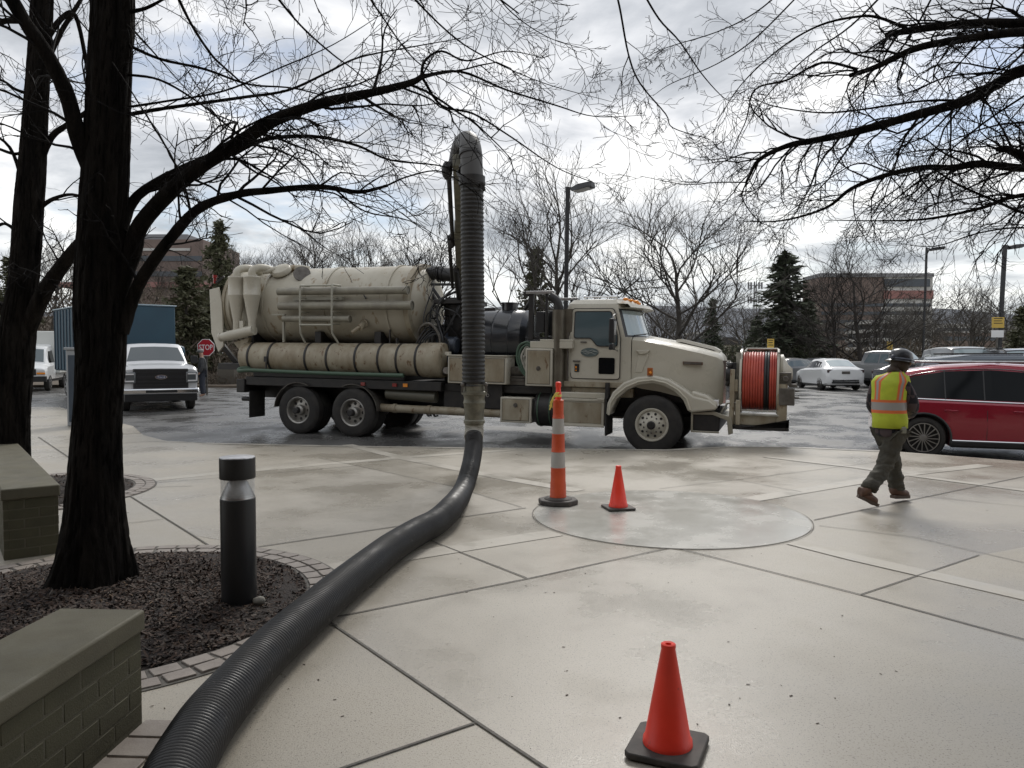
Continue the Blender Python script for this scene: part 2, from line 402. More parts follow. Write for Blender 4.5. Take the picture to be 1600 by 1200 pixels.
ribbon(kb, [(x, y-.09) for x, y in edge[7:18]], .16, .006)
tag(kb.build('kerb', mat('kerb_concrete', (.42, .39, .33), .25, col2=(.32, .3, .26), nscale=3, rough2=.5), smooth=False), kind='structure')
ds = MB(); cc = Vector((1.56, 7.5)); 
ds.lathe([(1.34, .001), (1.34, .008)], 96, (cc.x, cc.y, 0))
tag(ds.build('round_slab', concrete_disc), kind='structure')
js = MB(); ribbon(js, [(cc.x+1.355*math.cos(t*math.pi/48), cc.y+1.355*math.sin(t*math.pi/48)) for t in range(97)], .007, .0085)
def seg(pxs): return [G(*p).xy for p in pxs]
for p, wd in (([(520, 966), (825, 905), (1045, 857)], .014), ([(1058, 857), (1345, 930), (1600, 1000), (1900, 1080)], .014), ([(505, 966), (745, 1130), (850, 1200), (990, 1300)], .016),
              ([(742, 1131), (540, 1200), (300, 1290)], .014), ([(659, 840), (823, 904)], .014), ([(1345, 930), (1530, 868)], .012), ([(1272, 813), (1600, 745)], .016),
              ([(404, 855), (620, 823), (822, 794)], .013), ([(199, 773), (300, 836), (345, 865)], .016), ([(500, 716), (590, 735), (704, 760), (815, 793)], .009),
              ([(1030, 764), (1151, 750), (1272, 735), (1372, 722)], .009), ([(1151, 750), (1252, 769)], .009), ([(60, 683), (115, 720)], .02), ([(228, 756), (330, 748), (560, 728)], .01),
              ([(90, 700), (230, 690), (345, 693)], .02), ([(1405, 772), (1600, 792)], .008), ([(1280, 822), (1430, 840), (1600, 880)], .009), ([(228, 762), (300, 760)], .01),
              ([(200, 818), (255, 812)], .01), ([(1080, 738), (1200, 745), (1220, 740)], .008)):
    ribbon(js, seg(p), wd, .0065)
tag(js.build('pavement_joints', joint_m, smooth=False), kind='structure')
def slab(pxs, z, m):
    q = MB(); q.face([q.addv((v.x, v.y, z)) for v in [G(*p) for p in pxs]]); tag(q.build('concrete_slab', m, smooth=False, norm=False), kind='structure')
cA = mat('concrete_slab_pale', (.383, .352, .296), .20, col2=(.36, .328, .274), nscale=.9, bump=.35, bscale=150, rough2=.48, rscale=.8, speck=(110, .37, (.16, .15, .13)), bdist=.004)
cB = mat('concrete_slab_brown', (.358, .325, .268), .26, col2=(.33, .298, .243), nscale=.9, bump=.35, bscale=150, rough2=.6, rscale=.8, speck=(110, .37, (.14, .13, .11)), bdist=.004)
slab([(1048, 858), (505, 967), (745, 1131), (850, 1200), (1250, 1480), (2300, 1480), (2300, 1190), (1600, 1000)], .0012, cA)
slab([(742, 1131), (505, 967), (300, 1290), (540, 1200)], .0012, cB)
slab([(1345, 930), (1600, 1000), (1900, 1080), (1900, 800), (1530, 868)], .0012, cB)
slab([(404, 855), (822, 794), (704, 760), (500, 716), (330, 741), (228, 751), (199, 773), (300, 836)], .0012, cA)
bs = MB()
for k, (p, wd) in enumerate((([(228, 751), (340, 740), (629, 715), (800, 703), (960, 703)], .22), ([(542, 695), (635, 717), (797, 749), (905, 767)], .22), ([(470, 896), (640, 869), (868, 833)], .24),
              ([(1171, 781), (1340, 753), (1407, 742), (1540, 727)], .24), ([(1240, 848), (1340, 873), (1600, 932), (1800, 980)], .2), ([(1195, 714), (1340, 731), (1428, 744), (1535, 758), (1700, 780)], .15))):
    ribbon(bs, seg(p), wd, .003+.0006*k)
tag(bs.build('pavement_bands', concrete_band, smooth=False), kind='structure')
# parking lot markings
pm = MB()
for k in range(8): ribbon(pm, [(9+k*3.0, 37.5), (6.8+k*3.0, 43)], .1, .026)
tag(pm.build('parking_markings', mat('worn_white_paint', (.5, .5, .48), .6), smooth=False), kind='structure')
# leaf crumbs on the plaza
dm = MB()
for k in range(300):
    x = rng.uniform(-4.5, 6); y = 2.2+rng.random()**1.6*10
    if rng.random() < .45: x = rng.uniform(-2.2, 2.2); y = rng.uniform(2.4, 6.5)
    r = .0025+.008*rng.random()**3; a = rng.uniform(0, 6.28); c, s_ = math.cos(a), math.sin(a)
    ids = [dm.addv((x+r*(u*c-v*s_), y+r*(u*s_+v*c), .0022+rng.random()*.003)) for u, v in ((-1, -.5), (1, -.4), (.8, .5), (-.9, .4))]
    dm.face(ids)
tag(dm.build('leaf_crumbs', mat('leaf_crumb', (.05, .035, .025), .9), smooth=False), kind='stuff')

# ------------------------------------------------ mulch beds with stone edging
def bed(cx, cy, r, chips, pav_r, a0, a1, lab):
    m = MB(); n = 72
    rs = []
    for q, z in ((1, .004), (.93, .025), (.7, .05), (.35, .06), (.02, .06)):
        rs.append([Vector((cx+r*q*math.cos(2*math.pi*i/n), cy+r*q*math.sin(2*math.pi*i/n), z+(.012*noise.noise(Vector((i*.4, q*9, cx))) if q < 1 else 0))) for i in range(n)])
    m.rings(rs, False, True)
    tag(m.build('mulch_bed', mulchm), kind='structure')
    c = MB()
    for k in range(chips):
        a = rng.uniform(0, 6.283); q = math.sqrt(rng.random())*r*.995; x, y = cx+q*math.cos(a), cy+q*math.sin(a)
        z = .062-.055*max(0, q/r-.6)/.4; l = rng.uniform(.005, .02) if rng.random() < .9 else rng.uniform(.02, .045); wd = min(.007, l*rng.uniform(.2, .5))
        ax = Vector((rng.gauss(0, 1), rng.gauss(0, 1), rng.gauss(0, .35))).normalized(); ay = ax.cross(Vector((rng.gauss(0, .4), rng.gauss(0, .4), 1))).normalized()
        p = Vector((x, y, z+rng.random()*.012)); c.cur = rng.choice((0, 0, 0, 1, 1, 1, 1, 2, 2, 3 if l < .013 else 1))
        c.face([c.addv(p-ax*l-ay*wd), c.addv(p+ax*l-ay*wd*.7), c.addv(p+ax*l*.8+ay*wd), c.addv(p-ax*l*.9+ay*wd*.8)])
    tag(c.build('mulch_chips', chipm, smooth=False), kind='stuff')
    e = MB()
    for row in range(2):
        rr = r+.02+row*.115; nb = int(rr*2*math.pi/.155)
        for k in range(nb):
            a = (k+.5*row)/nb*2*math.pi
            if not (a0 <= a <= a1): continue
            d = Vector((math.cos(a), math.sin(a), 0)); t = Vector((-d.y, d.x, 0))
            e.obox(Vector((cx, cy, rng.uniform(-.001, .004)))+d*(rr+.05), d, t, (0, 0, 1), .05, .069+rng.uniform(-.002, .002), .012)
    o = e.build('paver_edging', paver, bev=.003, seg=1); tag(o, kind='structure')
    g = MB(); ribbon(g, [(cx+(r+.13)*math.cos(a0+(a1-a0)*i/80), cy+(r+.13)*math.sin(a0+(a1-a0)*i/80)) for i in range(81)], .26, .0045)
    tag(g.build('paver_joint_sand', joint_m, smooth=False), kind='structure')
BEDC = (-2.62, 4.78); BEDR = 1.26
bed(BEDC[0], BEDC[1], BEDR, 30000, 1, 0, 6.3, '')
bed(-5.75, 8.75, 1.2, 3500, 1, 0, 6.3, '')
row = MB()
for k in range(14):
    a = Vector((-1.515, 3.16, 0)); d = Vector((-.05, -1, 0)).normalized(); t = Vector((-d.y, d.x, 0))
    row.obox(a+d*(k*.155)+t*.0+Vector((0, 0, .002)), d, t, (0, 0, 1), .07, .085, .012)
tag(row.build('paver_row', paver, bev=.003, seg=1), kind='structure')

# ------------------------------------------------ low brick walls
def brick_wall(name, p0, d, length, width, h, label):
    """p0: corner of the visible end (right side), d: direction the wall runs; left of d is the thickness side"""
    d = Vector((d[0], d[1], 0)).normalized(); t = Vector((-d.y, d.x, 0)); p0 = Vector((*p0, 0))
    root = empty(name, p0, 0, label, 'wall'); T0 = Matrix.Translation(-p0)
    core = MB(); core.T = T0
    core.obox(p0+d*length/2+t*width/2+Vector((0, 0, (h-.09)/2-.05)), d, t, (0, 0, 1), length/2-.0005, width/2-.0005, (h-.09)/2+.05)
    core.build('mortar', mortarm, root)
    b = MB(); b.T = T0; rh = .078; nr = int((h-.09)/rh)
    top = h-.09
    for r_ in range(nr):
        z = top-rh*(r_+.5)
        for side in range(2):
            x = -(r_ % 2)*.105
            base = p0+t*(width if side else 0)
            while x < length:
                a = max(0, x); e = min(length, x+.20)
                if e-a > .03: b.obox(base+d*((a+e)/2)+t*(.02 if not side else -.02)+Vector((0, 0, z)), d, t, (0, 0, 1), (e-a)/2, .0215+rng.uniform(-.001, .001), rh/2-.004)
                x += .21
        for end in range(2):
            base = p0+d*(length if end else 0); x = .025-(r_ % 2)*.1
            while x < width-.03:
                a = max(.025, x); e = min(width-.025, x+.2)
                if e-a > .03: b.obox(base+t*((a+e)/2)+d*(.02 if not end else -.02)+Vector((0, 0, z)), d, t, (0, 0, 1), .0215, (e-a)/2, rh/2-.004)
                x += .21
    b.build('brickwork', brickm, root, bev=.003, seg=1)
    c = MB(); c.T = T0
    c.obox(p0+d*length/2+t*width/2+Vector((0, 0, h-.045)), d, t, (0, 0, 1), length/2+.015, width/2+.015, .0449)
    c.build('coping', copingm, root, bev=.012, seg=3)
    return root
brick_wall('brick_wall', (-1.955, 3.24), (-.055, -1), 2.6, .35, .50, 'low olive brick wall with weathered stone coping in the bottom left corner beside the hose')
brick_wall('brick_wall', (-3.66, 6.05), (-.61, .79), 3.6, .37, .56, 'low brick wall with plain coping standing behind the trunk of the nearest tree')
# unseen building with canopy, added behind the viewpoint to shade the forecourt
eb = empty('added_shade_building', (0, -5, 0), 0, 'unseen brown brick building with a flat canopy, added behind the viewpoint to shade the forecourt', 'building')
MB().box(-28, 22, -8, 0, 0, 11).build('wall', bbrick, eb)
MB().box(-11, 9, .01, 6.1, 5.0, 5.5).build('canopy', bgrey, eb, bev=.02)
for k in range(6): MB().box(-18+k*6, -14+k*6, .02, .06, 6.4, 8.4).build('window', bdark, eb)

# ------------------------------------------------ near trees
def rv(r_): return Vector((r_.gauss(0, 1), r_.gauss(0, 1), r_.gauss(0, 1)))
def grow(mb, r_, p, d, ln, r0, lvl, droop, kid, bend=.22, mind=None):
    """a wandering twig with side twigs; returns nothing"""
    n = 7 if lvl > 1 else 5; st = ln/n; pts = [p.copy()]; dd = d.normalized(); cv = rv(r_)*bend*.5
    for i in range(n):
        dd = (dd+cv*.4+rv(r_)*bend*.45+Vector((0, 0, droop*.12))).normalized(); pts.append(pts[-1]+dd*st)
    mb.tube(pts, [max(r0*(1-.7*i/n), .0019) for i in range(n+1)], 3 if r0 < .006 else 5, False)
    if lvl <= 0: return
    nk = kid[lvl]
    for k in range(nk):
        t = .15+.85*(k+r_.random())/nk; i = min(int(t*n), n-1); q = pts[i].lerp(pts[i+1], t*n-i)
        ax = (pts[i+1]-pts[i]).normalized(); s = rv(r_); s = (s-ax*s.dot(ax)).normalized()
        nd = ax*r_.uniform(.45, .95)+s*r_.uniform(.5, .85)
        grow(mb, r_, q, nd, ln*r_.uniform(.38, .62)*(1.15-.5*t), r0*.52, lvl-1, droop, kid, bend)
def trunk_mesh(secs, seed, n=110, rough=.02, flare=None):
    """secs: list of (point, radius)"""
    m = MB(); rs = []; pts = catmull([s[0] for s in secs], 26); rad = catmull([Vector((s[1], 0, 0)) for s in secs], 26)
    for i, p in enumerate(pts):
        r0 = rad[i].x; d = (pts[min(i+1, len(pts)-1)]-pts[max(i-1, 0)]).normalized()
        x = Vector((1, 0, 0)); x = (x-d*x.dot(d)).normalized(); y = d.cross(x); ring = []
        for k in range(n):
            a = 2*math.pi*k/n; nn = noise.noise(Vector((math.cos(a)*2.6, math.sin(a)*2.6, p.z*.9+seed)))+.6*noise.noise(Vector((math.cos(a)*7, math.sin(a)*7, p.z*2+seed)))
            rg = noise.noise(Vector((math.cos(a)*9, math.sin(a)*9, p.z*2.2+seed+.6*noise.noise(Vector((a*3, p.z*3, 1))))))
            q = r0*(1+.07*nn)-.016*max(0, 1-abs(rg)*7)*min(1, r0/.12)+.004*noise.noise(Vector((math.cos(a)*30, math.sin(a)*30, p.z*16)))
            if flare and p.z < flare: q *= 1+(1-p.z/flare)**2*(.16+.20*math.cos(a*5+seed)+.2*noise.noise(Vector((a*2, seed, 0))))
            ring.append(p+x*(q*math.cos(a))+y*(q*math.sin(a)))
        rs.append(ring)
    return m.rings(rs)
def limb_path(pxs):
    """(px, py, depth) points -> wandering 3D path"""
    return catmull([P(*q) for q in pxs], 5)
def near_tree(label, secs, limbs, wild, seed, flare, kid, loc, tw=1.0, droop=-.22, lsc=1.0):
    r_ = random.Random(seed); root = empty('bare_tree', loc, 0, label, 'tree', 'bare trees close to the viewpoint'); T0 = Matrix.Translation(-Vector(loc))
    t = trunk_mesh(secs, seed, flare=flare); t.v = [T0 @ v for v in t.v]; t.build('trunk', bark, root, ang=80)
    lm = MB(); tw_ = MB(); paths = []
    for pxs, r0, r1 in limbs: paths.append((limb_path(pxs), r0*lsc, r1*lsc))
    for a, d, ln, r0 in wild:
        pts = [Vector(a)]; dd = Vector(d).normalized(); cv = rv(r_)*.10
        for i in range(9):
            dd = (dd+cv*.5+rv(r_)*.09+Vector((0, 0, -.03))).normalized(); pts.append(pts[-1]+dd*ln/9)
        paths.append((pts, r0, r0*.12))
    for pts, r0, r1 in paths:
        n = len(pts)
        lm.tube(pts, [(r0+(r1-r0)*(i/(n-1))**1.15)*(1+.12*noise.noise(Vector((i*.9, r0*50, seed)))) for i in range(n)], 12 if r0 > .03 else 7)
        L_ = sum((b-a).length for a, b in zip(pts, pts[1:])); thin = r0 < .0125; cnt = max(3, int(L_*kid[3]*(.55 if thin else 1)))
        for k in range(cnt):
            t = .16+.84*(k+r_.random())/cnt; i = min(int(t*(n-1)), n-2); q = pts[i].lerp(pts[i+1], t*(n-1)-i); ax = (pts[i+1]-pts[i]).normalized()
            s = rv(r_); s.y *= .8; s = (s-ax*s.dot(ax)).normalized()
            rr = min((r0+(r1-r0)*t)*.5, .0125)*r_.uniform(.7, 1)
            grow(tw_, r_, q, ax*r_.uniform(.5, .95)+s*r_.uniform(.4, .8), tw*(.6 if thin else 1)*r_.uniform(.4, 1.15)*(1.15-.35*t), rr, 2, droop, kid, .36)
    for m in (lm, tw_): m.v = [T0 @ v for v in m.v]
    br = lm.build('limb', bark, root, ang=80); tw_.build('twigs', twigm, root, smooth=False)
    return root
K = (0, 3, 4, 5)
tr1 = [(Vector((-2.90, 5.14, -.05)), .245), (Vector((-2.87, 5.14, .25)), .215), (P(150, 700, 5.15), .160), (P(157, 560, 5.15), .158), (P(157, 470, 5.15), .166), (P(159, 380, 5.15), .156), (P(166, 250, 5.15), .142), (P(172, 100, 5.15), .134), (P(176, 0, 5.17), .132),
       (Vector((-2.7, 5.2, 5.2)), .12), (Vector((-2.6, 5.3, 7)), .09), (Vector((-2.55, 5.3, 9.5)), .03)]
D = 5.15
lim1 = [([(178, 470, D), (205, 400, D), (222, 348, D-.03), (290, 278, D-.1), (370, 225, D-.15), (430, 188, D-.2), (500, 162, D-.2), (580, 145, D-.2), (640, 130, D-.15), (662, 118, D-.1)], .085, .022),
    ([(658, 120, D-.1), (664, 95, D-.05), (690, 80, D), (730, 95, D+.1), (790, 80, D+.2), (850, 90, D+.3)], .014, .003),
    ([(660, 122, D-.1), (690, 165, D), (740, 178, D+.1), (800, 215, D+.15), (870, 262, D+.2), (935, 288, D+.3)], .013, .003),
    ([(660, 118, D-.1), (720, 112, D), (790, 140, D+.1), (870, 165, D+.2), (930, 182, D+.2), (1010, 180, D+.3)], .013, .002),
    ([(190, 360, D), (215, 306, D+.1), (290, 262, D+.15), (350, 238, D+.2), (400, 205, D+.25), (450, 180, D+.3)], .05, .02),
    ([(190, 520, D), (208, 465, D), (228, 425, D-.05), (270, 368, D-.1), (312, 325, D-.1), (370, 304, D-.1), (420, 298, D-.1), (500, 292, D-.1), (560, 300, D-.1), (606, 290, D-.1)], .062, .012),
    ([(195, 180, D), (240, 172, D), (280, 166, D), (380, 152, D), (450, 141, D), (510, 114, D), (560, 90, D), (640, 74, D+.1), (720, 60, D+.2)], .019, .004),
    ([(195, 168, D), (260, 158, D+.1), (350, 142, D+.1), (440, 105, D+.2), (520, 70, D+.2), (600, 20, D+.3)], .012, .003),
    ([(195, 68, D), (250, 92, D), (320, 108, D), (390, 132, D+.1), (470, 140, D+.1), (600, 178, D+.2), (700, 200, D+.2)], .015, .003),
    ([(195, 116, D), (250, 125, D-.1), (310, 160, D-.1), (360, 200, D-.2), (420, 240, D-.2), (500, 300, D-.2)], .012, .003),
    ([(365, 240, D+.1), (400, 222, D+.1), (440, 214, D+.1), (500, 214, D+.1), (560, 228, D+.15), (610, 250, D+.2), (700, 262, D+.3), (760, 300, D+.3)], .024, .003),
    ([(340, 248, D), (375, 250, D), (410, 268, D), (440, 288, D), (480, 330, D)], .014, .003),
    ([(155, 300, D), (140, 262, D-.05), (122, 215, D-.1), (105, 150, D-.15), (75, 88, D-.2), (40, 36, D-.25), (5, -20, D-.3), (-60, -90, D-.4)], .075, .05),
    ([(600, 292, D-.1), (640, 275, D), (690, 268, D), (740, 300, D), (790, 340, D)], .009, .002),
    ([(520, 293, D-.1), (570, 330, D-.1), (640, 345, D-.1), (700, 380, D)], .009, .002),
    ([(270, -20, D), (300, 40, D), (330, 85, D), (350, 105, D+.05), (400, 150, D+.1), (436, 190, D+.1), (500, 240, D+.2)], .014, .004),
    ([(420, -20, D), (470, 40, D), (520, 85, D), (560, 115, D+.1), (640, 190, D+.1)], .011, .003),
    ([(560, -30, D), (600, 30, D), (650, 95, D), (720, 140, D+.1), (800, 180, D+.2)], .009, .002),
    ([(620, -30, D+.2), (700, 50, D+.2), (760, 90, D+.2), (850, 130, D+.2), (960, 160, D+.4)], .010, .002),
    ([(760, -30, D+.2), (800, 20, D+.2), (860, 60, D+.2), (930, 80, D+.2)], .007, .002),
    ([(195, 20, D), (230, 12, D), (270, -10, D)], .02, .01)]
rw = random.Random(3); wild1 = []
for k in range(8):
    a = rw.uniform(-.9, .6); z = 4.1+k*.5
    wild1.append(((-2.7, 5.2, z), (math.cos(a), .55*math.sin(a)+.1, rw.uniform(-.12, .35)), rw.uniform(2.8, 4.6), .035))
for k in range(5):
    wild1.append(((-2.7, 5.2, 4.2+k*.6), (-1, rw.uniform(-.4, .8), rw.uniform(-.1, .5)), rw.uniform(1.8, 3), .035))
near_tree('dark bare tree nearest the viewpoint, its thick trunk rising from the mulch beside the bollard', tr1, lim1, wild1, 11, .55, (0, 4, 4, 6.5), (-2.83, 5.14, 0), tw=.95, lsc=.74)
D = 9.0
tr2 = [(P(16, 790, D), .27), (P(16, 740, D), .22), (P(18, 650, D), .195), (P(26, 540, D), .20), (P(38, 430, D), .16), (P(47, 300, D), .155), (P(54, 200, D), .135), (P(60, 100, D), .12), (P(66, 0, D), .115), (P(72, -150, D), .09), (P(76, -400, D), .03)]
lim2 = [([(40, 520, D), (70, 455, D-.1), (105, 405, D-.2), (140, 360, D-.3), (180, 300, D-.4)], .12, .05),
    ([(30, 500, D), (0, 480, D), (-60, 440, D)], .1, .05), ([(50, 200, D), (30, 240, D), (-20, 230, D), (-60, 260, D)], .03, .01),
    ([(60, 260, D), (80, 215, D), (105, 195, D), (140, 170, D), (180, 120, D)], .05, .02), ([(65, 75, D), (95, 30, D), (118, 25, D+.1), (135, 100, D+.2), (140, 150, D+.2)], .04, .02),
    ([(55, 330, D), (85, 310, D), (120, 305, D), (160, 330, D)], .035, .01), ([(42, 380, D), (10, 350, D), (-20, 360, D)], .03, .012), ([(40, 300, D), (15, 230, D), (-30, 200, D)], .03, .012),
    ([(55, 150, D), (25, 140, D), (0, 125, D), (-40, 130, D)], .025, .01), ([(60, 130, D), (90, 60, D), (120, 10, D), (150, -40, D)], .04, .02), ([(70, -40, D), (140, -20, D), (220, 60, D), (300, 150, D+.3)], .03, .004),
    ([(60, 60, D), (30, 20, D), (-20, -30, D)], .05, .03)]
wild2 = [((-5.5, 9, 5+k*.5), (rw.uniform(-1, 1), rw.uniform(-.6, .9), rw.uniform(0, .4)), rw.uniform(2, 3.6), .04) for k in range(9)]
near_tree('dark bare tree at the left edge of the photo, behind the far low wall', tr2, lim2, wild2, 23, .4, (0, 3, 4, 4), (-5.9, 9.0, 0), tw=1.15, lsc=.85)
D = 6.6
tr3 = [(Vector((6.9, 6.4, -.1)), .30), (Vector((6.9, 6.4, .6)), .22), (Vector((6.8, 6.5, 2)), .2), (Vector((6.8, 6.5, 4)), .17), (Vector((6.7, 6.5, 6)), .12), (Vector((6.7, 6.5, 9)), .03)]
lim3 = [([(1990, 90, D), (1800, 60, D), (1700, 45, D), (1600, 37, D), (1500, 38, D), (1420, 48, D), (1384, 55, D)], .06, .022),
    ([(1420, 46, D), (1375, 28, D), (1340, 26, D), (1280, 40, D+.1), (1220, 75, D+.1), (1160, 130, D+.2), (1120, 190, D+.3)], .014, .003),
    ([(1990, 140, D), (1800, 80, D-.2), (1700, 58, D-.2), (1600, 50, D-.2), (1500, 62, D-.2), (1430, 76, D-.2), (1370, 104, D-.2), (1328, 118, D-.2)], .05, .018),
    ([(1340, 108, D-.2), (1285, 98, D-.2), (1230, 125, D-.2), (1180, 140, D-.2), (1165, 190, D-.2), (1140, 240, D-.2)], .012, .003),
    ([(1990, 130, D), (1750, 80, D), (1600, 110, D), (1560, 130, D), (1510, 157, D), (1430, 180, D), (1340, 205, D), (1270, 220, D), (1230, 228, D), (1186, 250, D), (1166, 285, D)], .06, .012),
    ([(1168, 285, D), (1120, 285, D), (1070, 288, D), (1000, 275, D)], .006, .002), ([(1186, 250, D), (1150, 246, D), (1090, 250, D), (1040, 235, D)], .006, .002),
    ([(1166, 285, D), (1160, 310, D), (1185, 345, D), (1210, 355, D)], .007, .002),
    ([(1510, 157, D), (1440, 158, D), (1340, 172, D), (1280, 176, D), (1210, 166, D), (1170, 150, D)], .011, .003),
    ([(2000, 280, D), (1800, 260, D), (1680, 262, D), (1600, 263, D), (1530, 256, D), (1490, 262, D), (1440, 262, D), (1380, 275, D), (1330, 295, D), (1290, 325, D), (1220, 345, D), (1150, 345, D)], .045, .003),
    ([(1440, 262, D), (1390, 268, D), (1340, 255, D), (1280, 287, D), (1220, 295, D)], .009, .002),
    ([(2000, 330, D), (1750, 320, D), (1640, 300, D), (1600, 305, D), (1570, 311, D), (1530, 326, D), (1450, 342, D), (1380, 345, D), (1290, 344, D)], .03, .003),
    ([(1990, 200, D), (1700, 270, D), (1620, 262, D), (1590, 238, D), (1558, 233, D)], .04, .022),
    ([(1700, 360, D), (1600, 333, D), (1560, 316, D), (1500, 290, D), (1465, 268, D)], .014, .008),
    ([(1700, 370, D), (1600, 356, D), (1530, 364, D), (1460, 385, D), (1400, 380, D)], .010, .002),
    ([(1500, 160, D), (1450, 210, D), (1400, 235, D), (1370, 290, D)], .009, .002),
    ([(1600, 150, D), (1540, 190, D), (1480, 240, D), (1430, 300, D), (1380, 340, D)], .010, .002),
    ([(955, -40, D), (968, 10, D), (982, 85, D), (1000, 130, D), (1040, 178, D), (1052, 200, D), (1110, 218, D)], .010, .003),
    ([(982, 88, D), (972, 120, D), (975, 180, D), (990, 200, D)], .005, .002),
    ([(1000, -20, D), (1030, 30, D), (1062, 65, D), (1097, 116, D), (1130, 152, D), (1150, 160, D)], .009, .002),
    ([(1240, -30, D), (1180, 20, D), (1120, 50, D), (1040, 75, D), (1000, 95, D)], .007, .002),
    ([(1260, -20, D), (1180, 60, D), (1120, 100, D), (1050, 130, D), (1020, 150, D)], .007, .002),
    ([(1400, -30, D), (1330, 40, D), (1260, 90, D), (1190, 160, D), (1140, 250, D)], .009, .002),
    ([(1470, -30, D), (1420, 60, D), (1360, 130, D), (1300, 200, D), (1250, 250, D)], .009, .002),
    ([(1560, -30, D), (1530, 60, D), (1470, 130, D), (1420, 190, D)], .009, .002),
    ([(1640, 20, D), (1600, 80, D), (1560, 110, D), (1480, 120, D), (1400, 150, D), (1330, 140, D)], .012, .002),
    ([(1700, 190, D), (1620, 190, D), (1540, 200, D), (1440, 240, D)], .014, .003)]
near_tree('bare tree out of frame whose dark branches reach in from the right edge', tr3, lim3, [((6.7, 6.5, 4.6+k*.3), (-1, rw.uniform(-.5, .5), rw.uniform(-.05, .3)), rw.uniform(1.6, 2.6), .035) for k in range(3)], 5, .5, (0, 4, 5, 6.5), (6.9, 6.4, 0), tw=.85)

# ------------------------------------------------ vacuum truck
th = math.radians(-19.4)
TR = empty('vacuum_truck', (2.975, 15.05, -.232), 0, 'large cream vacuum truck parked across the road, ribbed hose hanging from its boom', 'truck')
TR.rotation_euler = (0, math.radians(.84), th)
def tp(name, mb, m, bev=0, **k): return mb.build(name, m, k.pop('parent', TR), bev=bev, **k)
def wheel(parent, x, y, r, wd, rimr, rimm, side=-1, holes=10, deep=.05, dish=0, name='wheel', spokes=0, spm=None):
    """wheel on axis y; side -1 faces -y. y = outer face position"""
    s = side; t = MB(); yo, yi = y, y-s*wd
    prof = [(rimr, yo-s*.03), (rimr+.02, yo-s*.005), (r*.82, yo), (r*.94, yo-s*.015), (r, yo-s*.05), (r, yi+s*.05), (r*.94, yi+s*.015), (r*.8, yi), (rimr*.9, yi+s*.02)]
    t.lathex(prof, (x, 0, r), 44, False, True)
    for k in range(3):
        pass
    w_ = t.build('wheel', rubber, parent, norm=True)
    rm = MB(); hub = deep
    if dish:   # deep-dish dual rim
        prof = [(rimr+.012, yo-s*.012), (rimr, yo-s*.004), (rimr-.025, yo-s*.02), (rimr-.035, yo-s*.10), (rimr*.80, yo-s*.135), (rimr*.42, yo-s*.12), (rimr*.40, yo-s*.02), (rimr*.30, yo+s*.01)]
    else:
        prof = [(rimr+.012, yo-s*.012), (rimr, yo+s*.003), (rimr-.03, yo-s*.005), (rimr-.04, yo-s*.035), (rimr*.62, yo-s*hub*.2), (rimr*.45, yo+s*.03), (rimr*.36, yo+s*.06), (rimr*.30, yo+s*.07)]
    if spokes: prof = [(rimr+.012, yo-s*.012), (rimr, yo+s*.003), (rimr-.018, yo), (rimr-.022, yo-s*.06), (rimr*.5, yo-s*.08), (.02, yo-s*.08)]
    rm.lathex(prof, (x, 0, r), 44, False, True)
    ro = rm.build('rim', plastb if spokes else rimm, w_, norm=True)
    if spokes:
        sp = MB()
        for k in range(spokes):
            a = 2*math.pi*k/spokes; a2 = a+.32
            sp.bar((x+.035*math.cos(a), yo+s*.002, r+.035*math.sin(a)), (x+(rimr-.012)*math.cos(a2), yo-s*.004, r+(rimr-.012)*math.sin(a2)), .016 if spokes > 8 else .05, .02, (0, 1, 0))
        sp.lathex([(rimr+.004, yo-s*.015), (rimr+.002, yo+s*.006), (rimr-.014, yo+s*.004), (rimr-.016, yo-s*.02)], (x, 0, r), 44, False, False)
        sp.lathex([(.05, yo-s*.03), (.05, yo+s*.012), (.03, yo+s*.018)], (x, 0, r), 20, False, True)
        sp.build('spokes', spm or rimm, w_, norm=True)
    else:
        h = MB(); ln_ = MB(); hub_ = MB()
        for k in range(holes):
            a = 2*math.pi*k/holes
            if dish: c = (x+rimr*.66*math.cos(a), yo-s*.126, r+rimr*.66*math.sin(a)); h.lathex([(.035, -s*.004), (.035, s*.002)], Vector(c), 12)
            else: c = (x+rimr*.70*math.cos(a), yo-s*.013, r+rimr*.70*math.sin(a)); h.lathex([(.024, -s*.004), (.024, s*.008)], Vector(c), 12)
            if not dish:
                a += math.pi/holes; c = (x+rimr*.5*math.cos(a), yo+s*.012, r+rimr*.5*math.sin(a)); ln_.lathex([(.017, 0), (.015, s*.022)], Vector(c), 8)
        h.build('hand_hole', blackm, w_, norm=True)
        if not dish: ln_.build('lug_nut', dullst, w_, norm=True)
        hub_.lathex([(rimr*.26, yo+s*.005), (rimr*.26, yo+s*.09), (rimr*.2, yo+s*.105)], (x, 0, r), 20)
        hub_.build('hub', blackm, w_, norm=True)
    return w_
for s in (-1, 1):
    wheel(TR, 0, s*1.22, .545, .36, .30, tan, s, holes=10)
    for x in (-7.68, -6.32):
        wheel(TR, x, s*1.24, .52, .27, .285, mat('rim_aluminium', (.42, .41, .38), .35, .6, col2=(.25, .24, .22), nscale=6), s, holes=8, dish=1)
        t = MB(); t.lathex([(.3, s*.95), (.49, s*.95), (.52, s*.90), (.52, s*.70), (.49, s*.66), (.2, s*.66)], (x, 0, .52), 36); t.build('inner_tyre', rubber, TR, norm=True)
f = MB()
for s in (-1, 1): f.box(-9.2, 1.1, s*.43-.045, s*.43+.045, .72, 1.02)
for x in (-8.8, -7.0, -5.2, -3.8, -2.2, -.9, .6): f.box(x-.06, x+.06, -.40, .40, .76, .98)
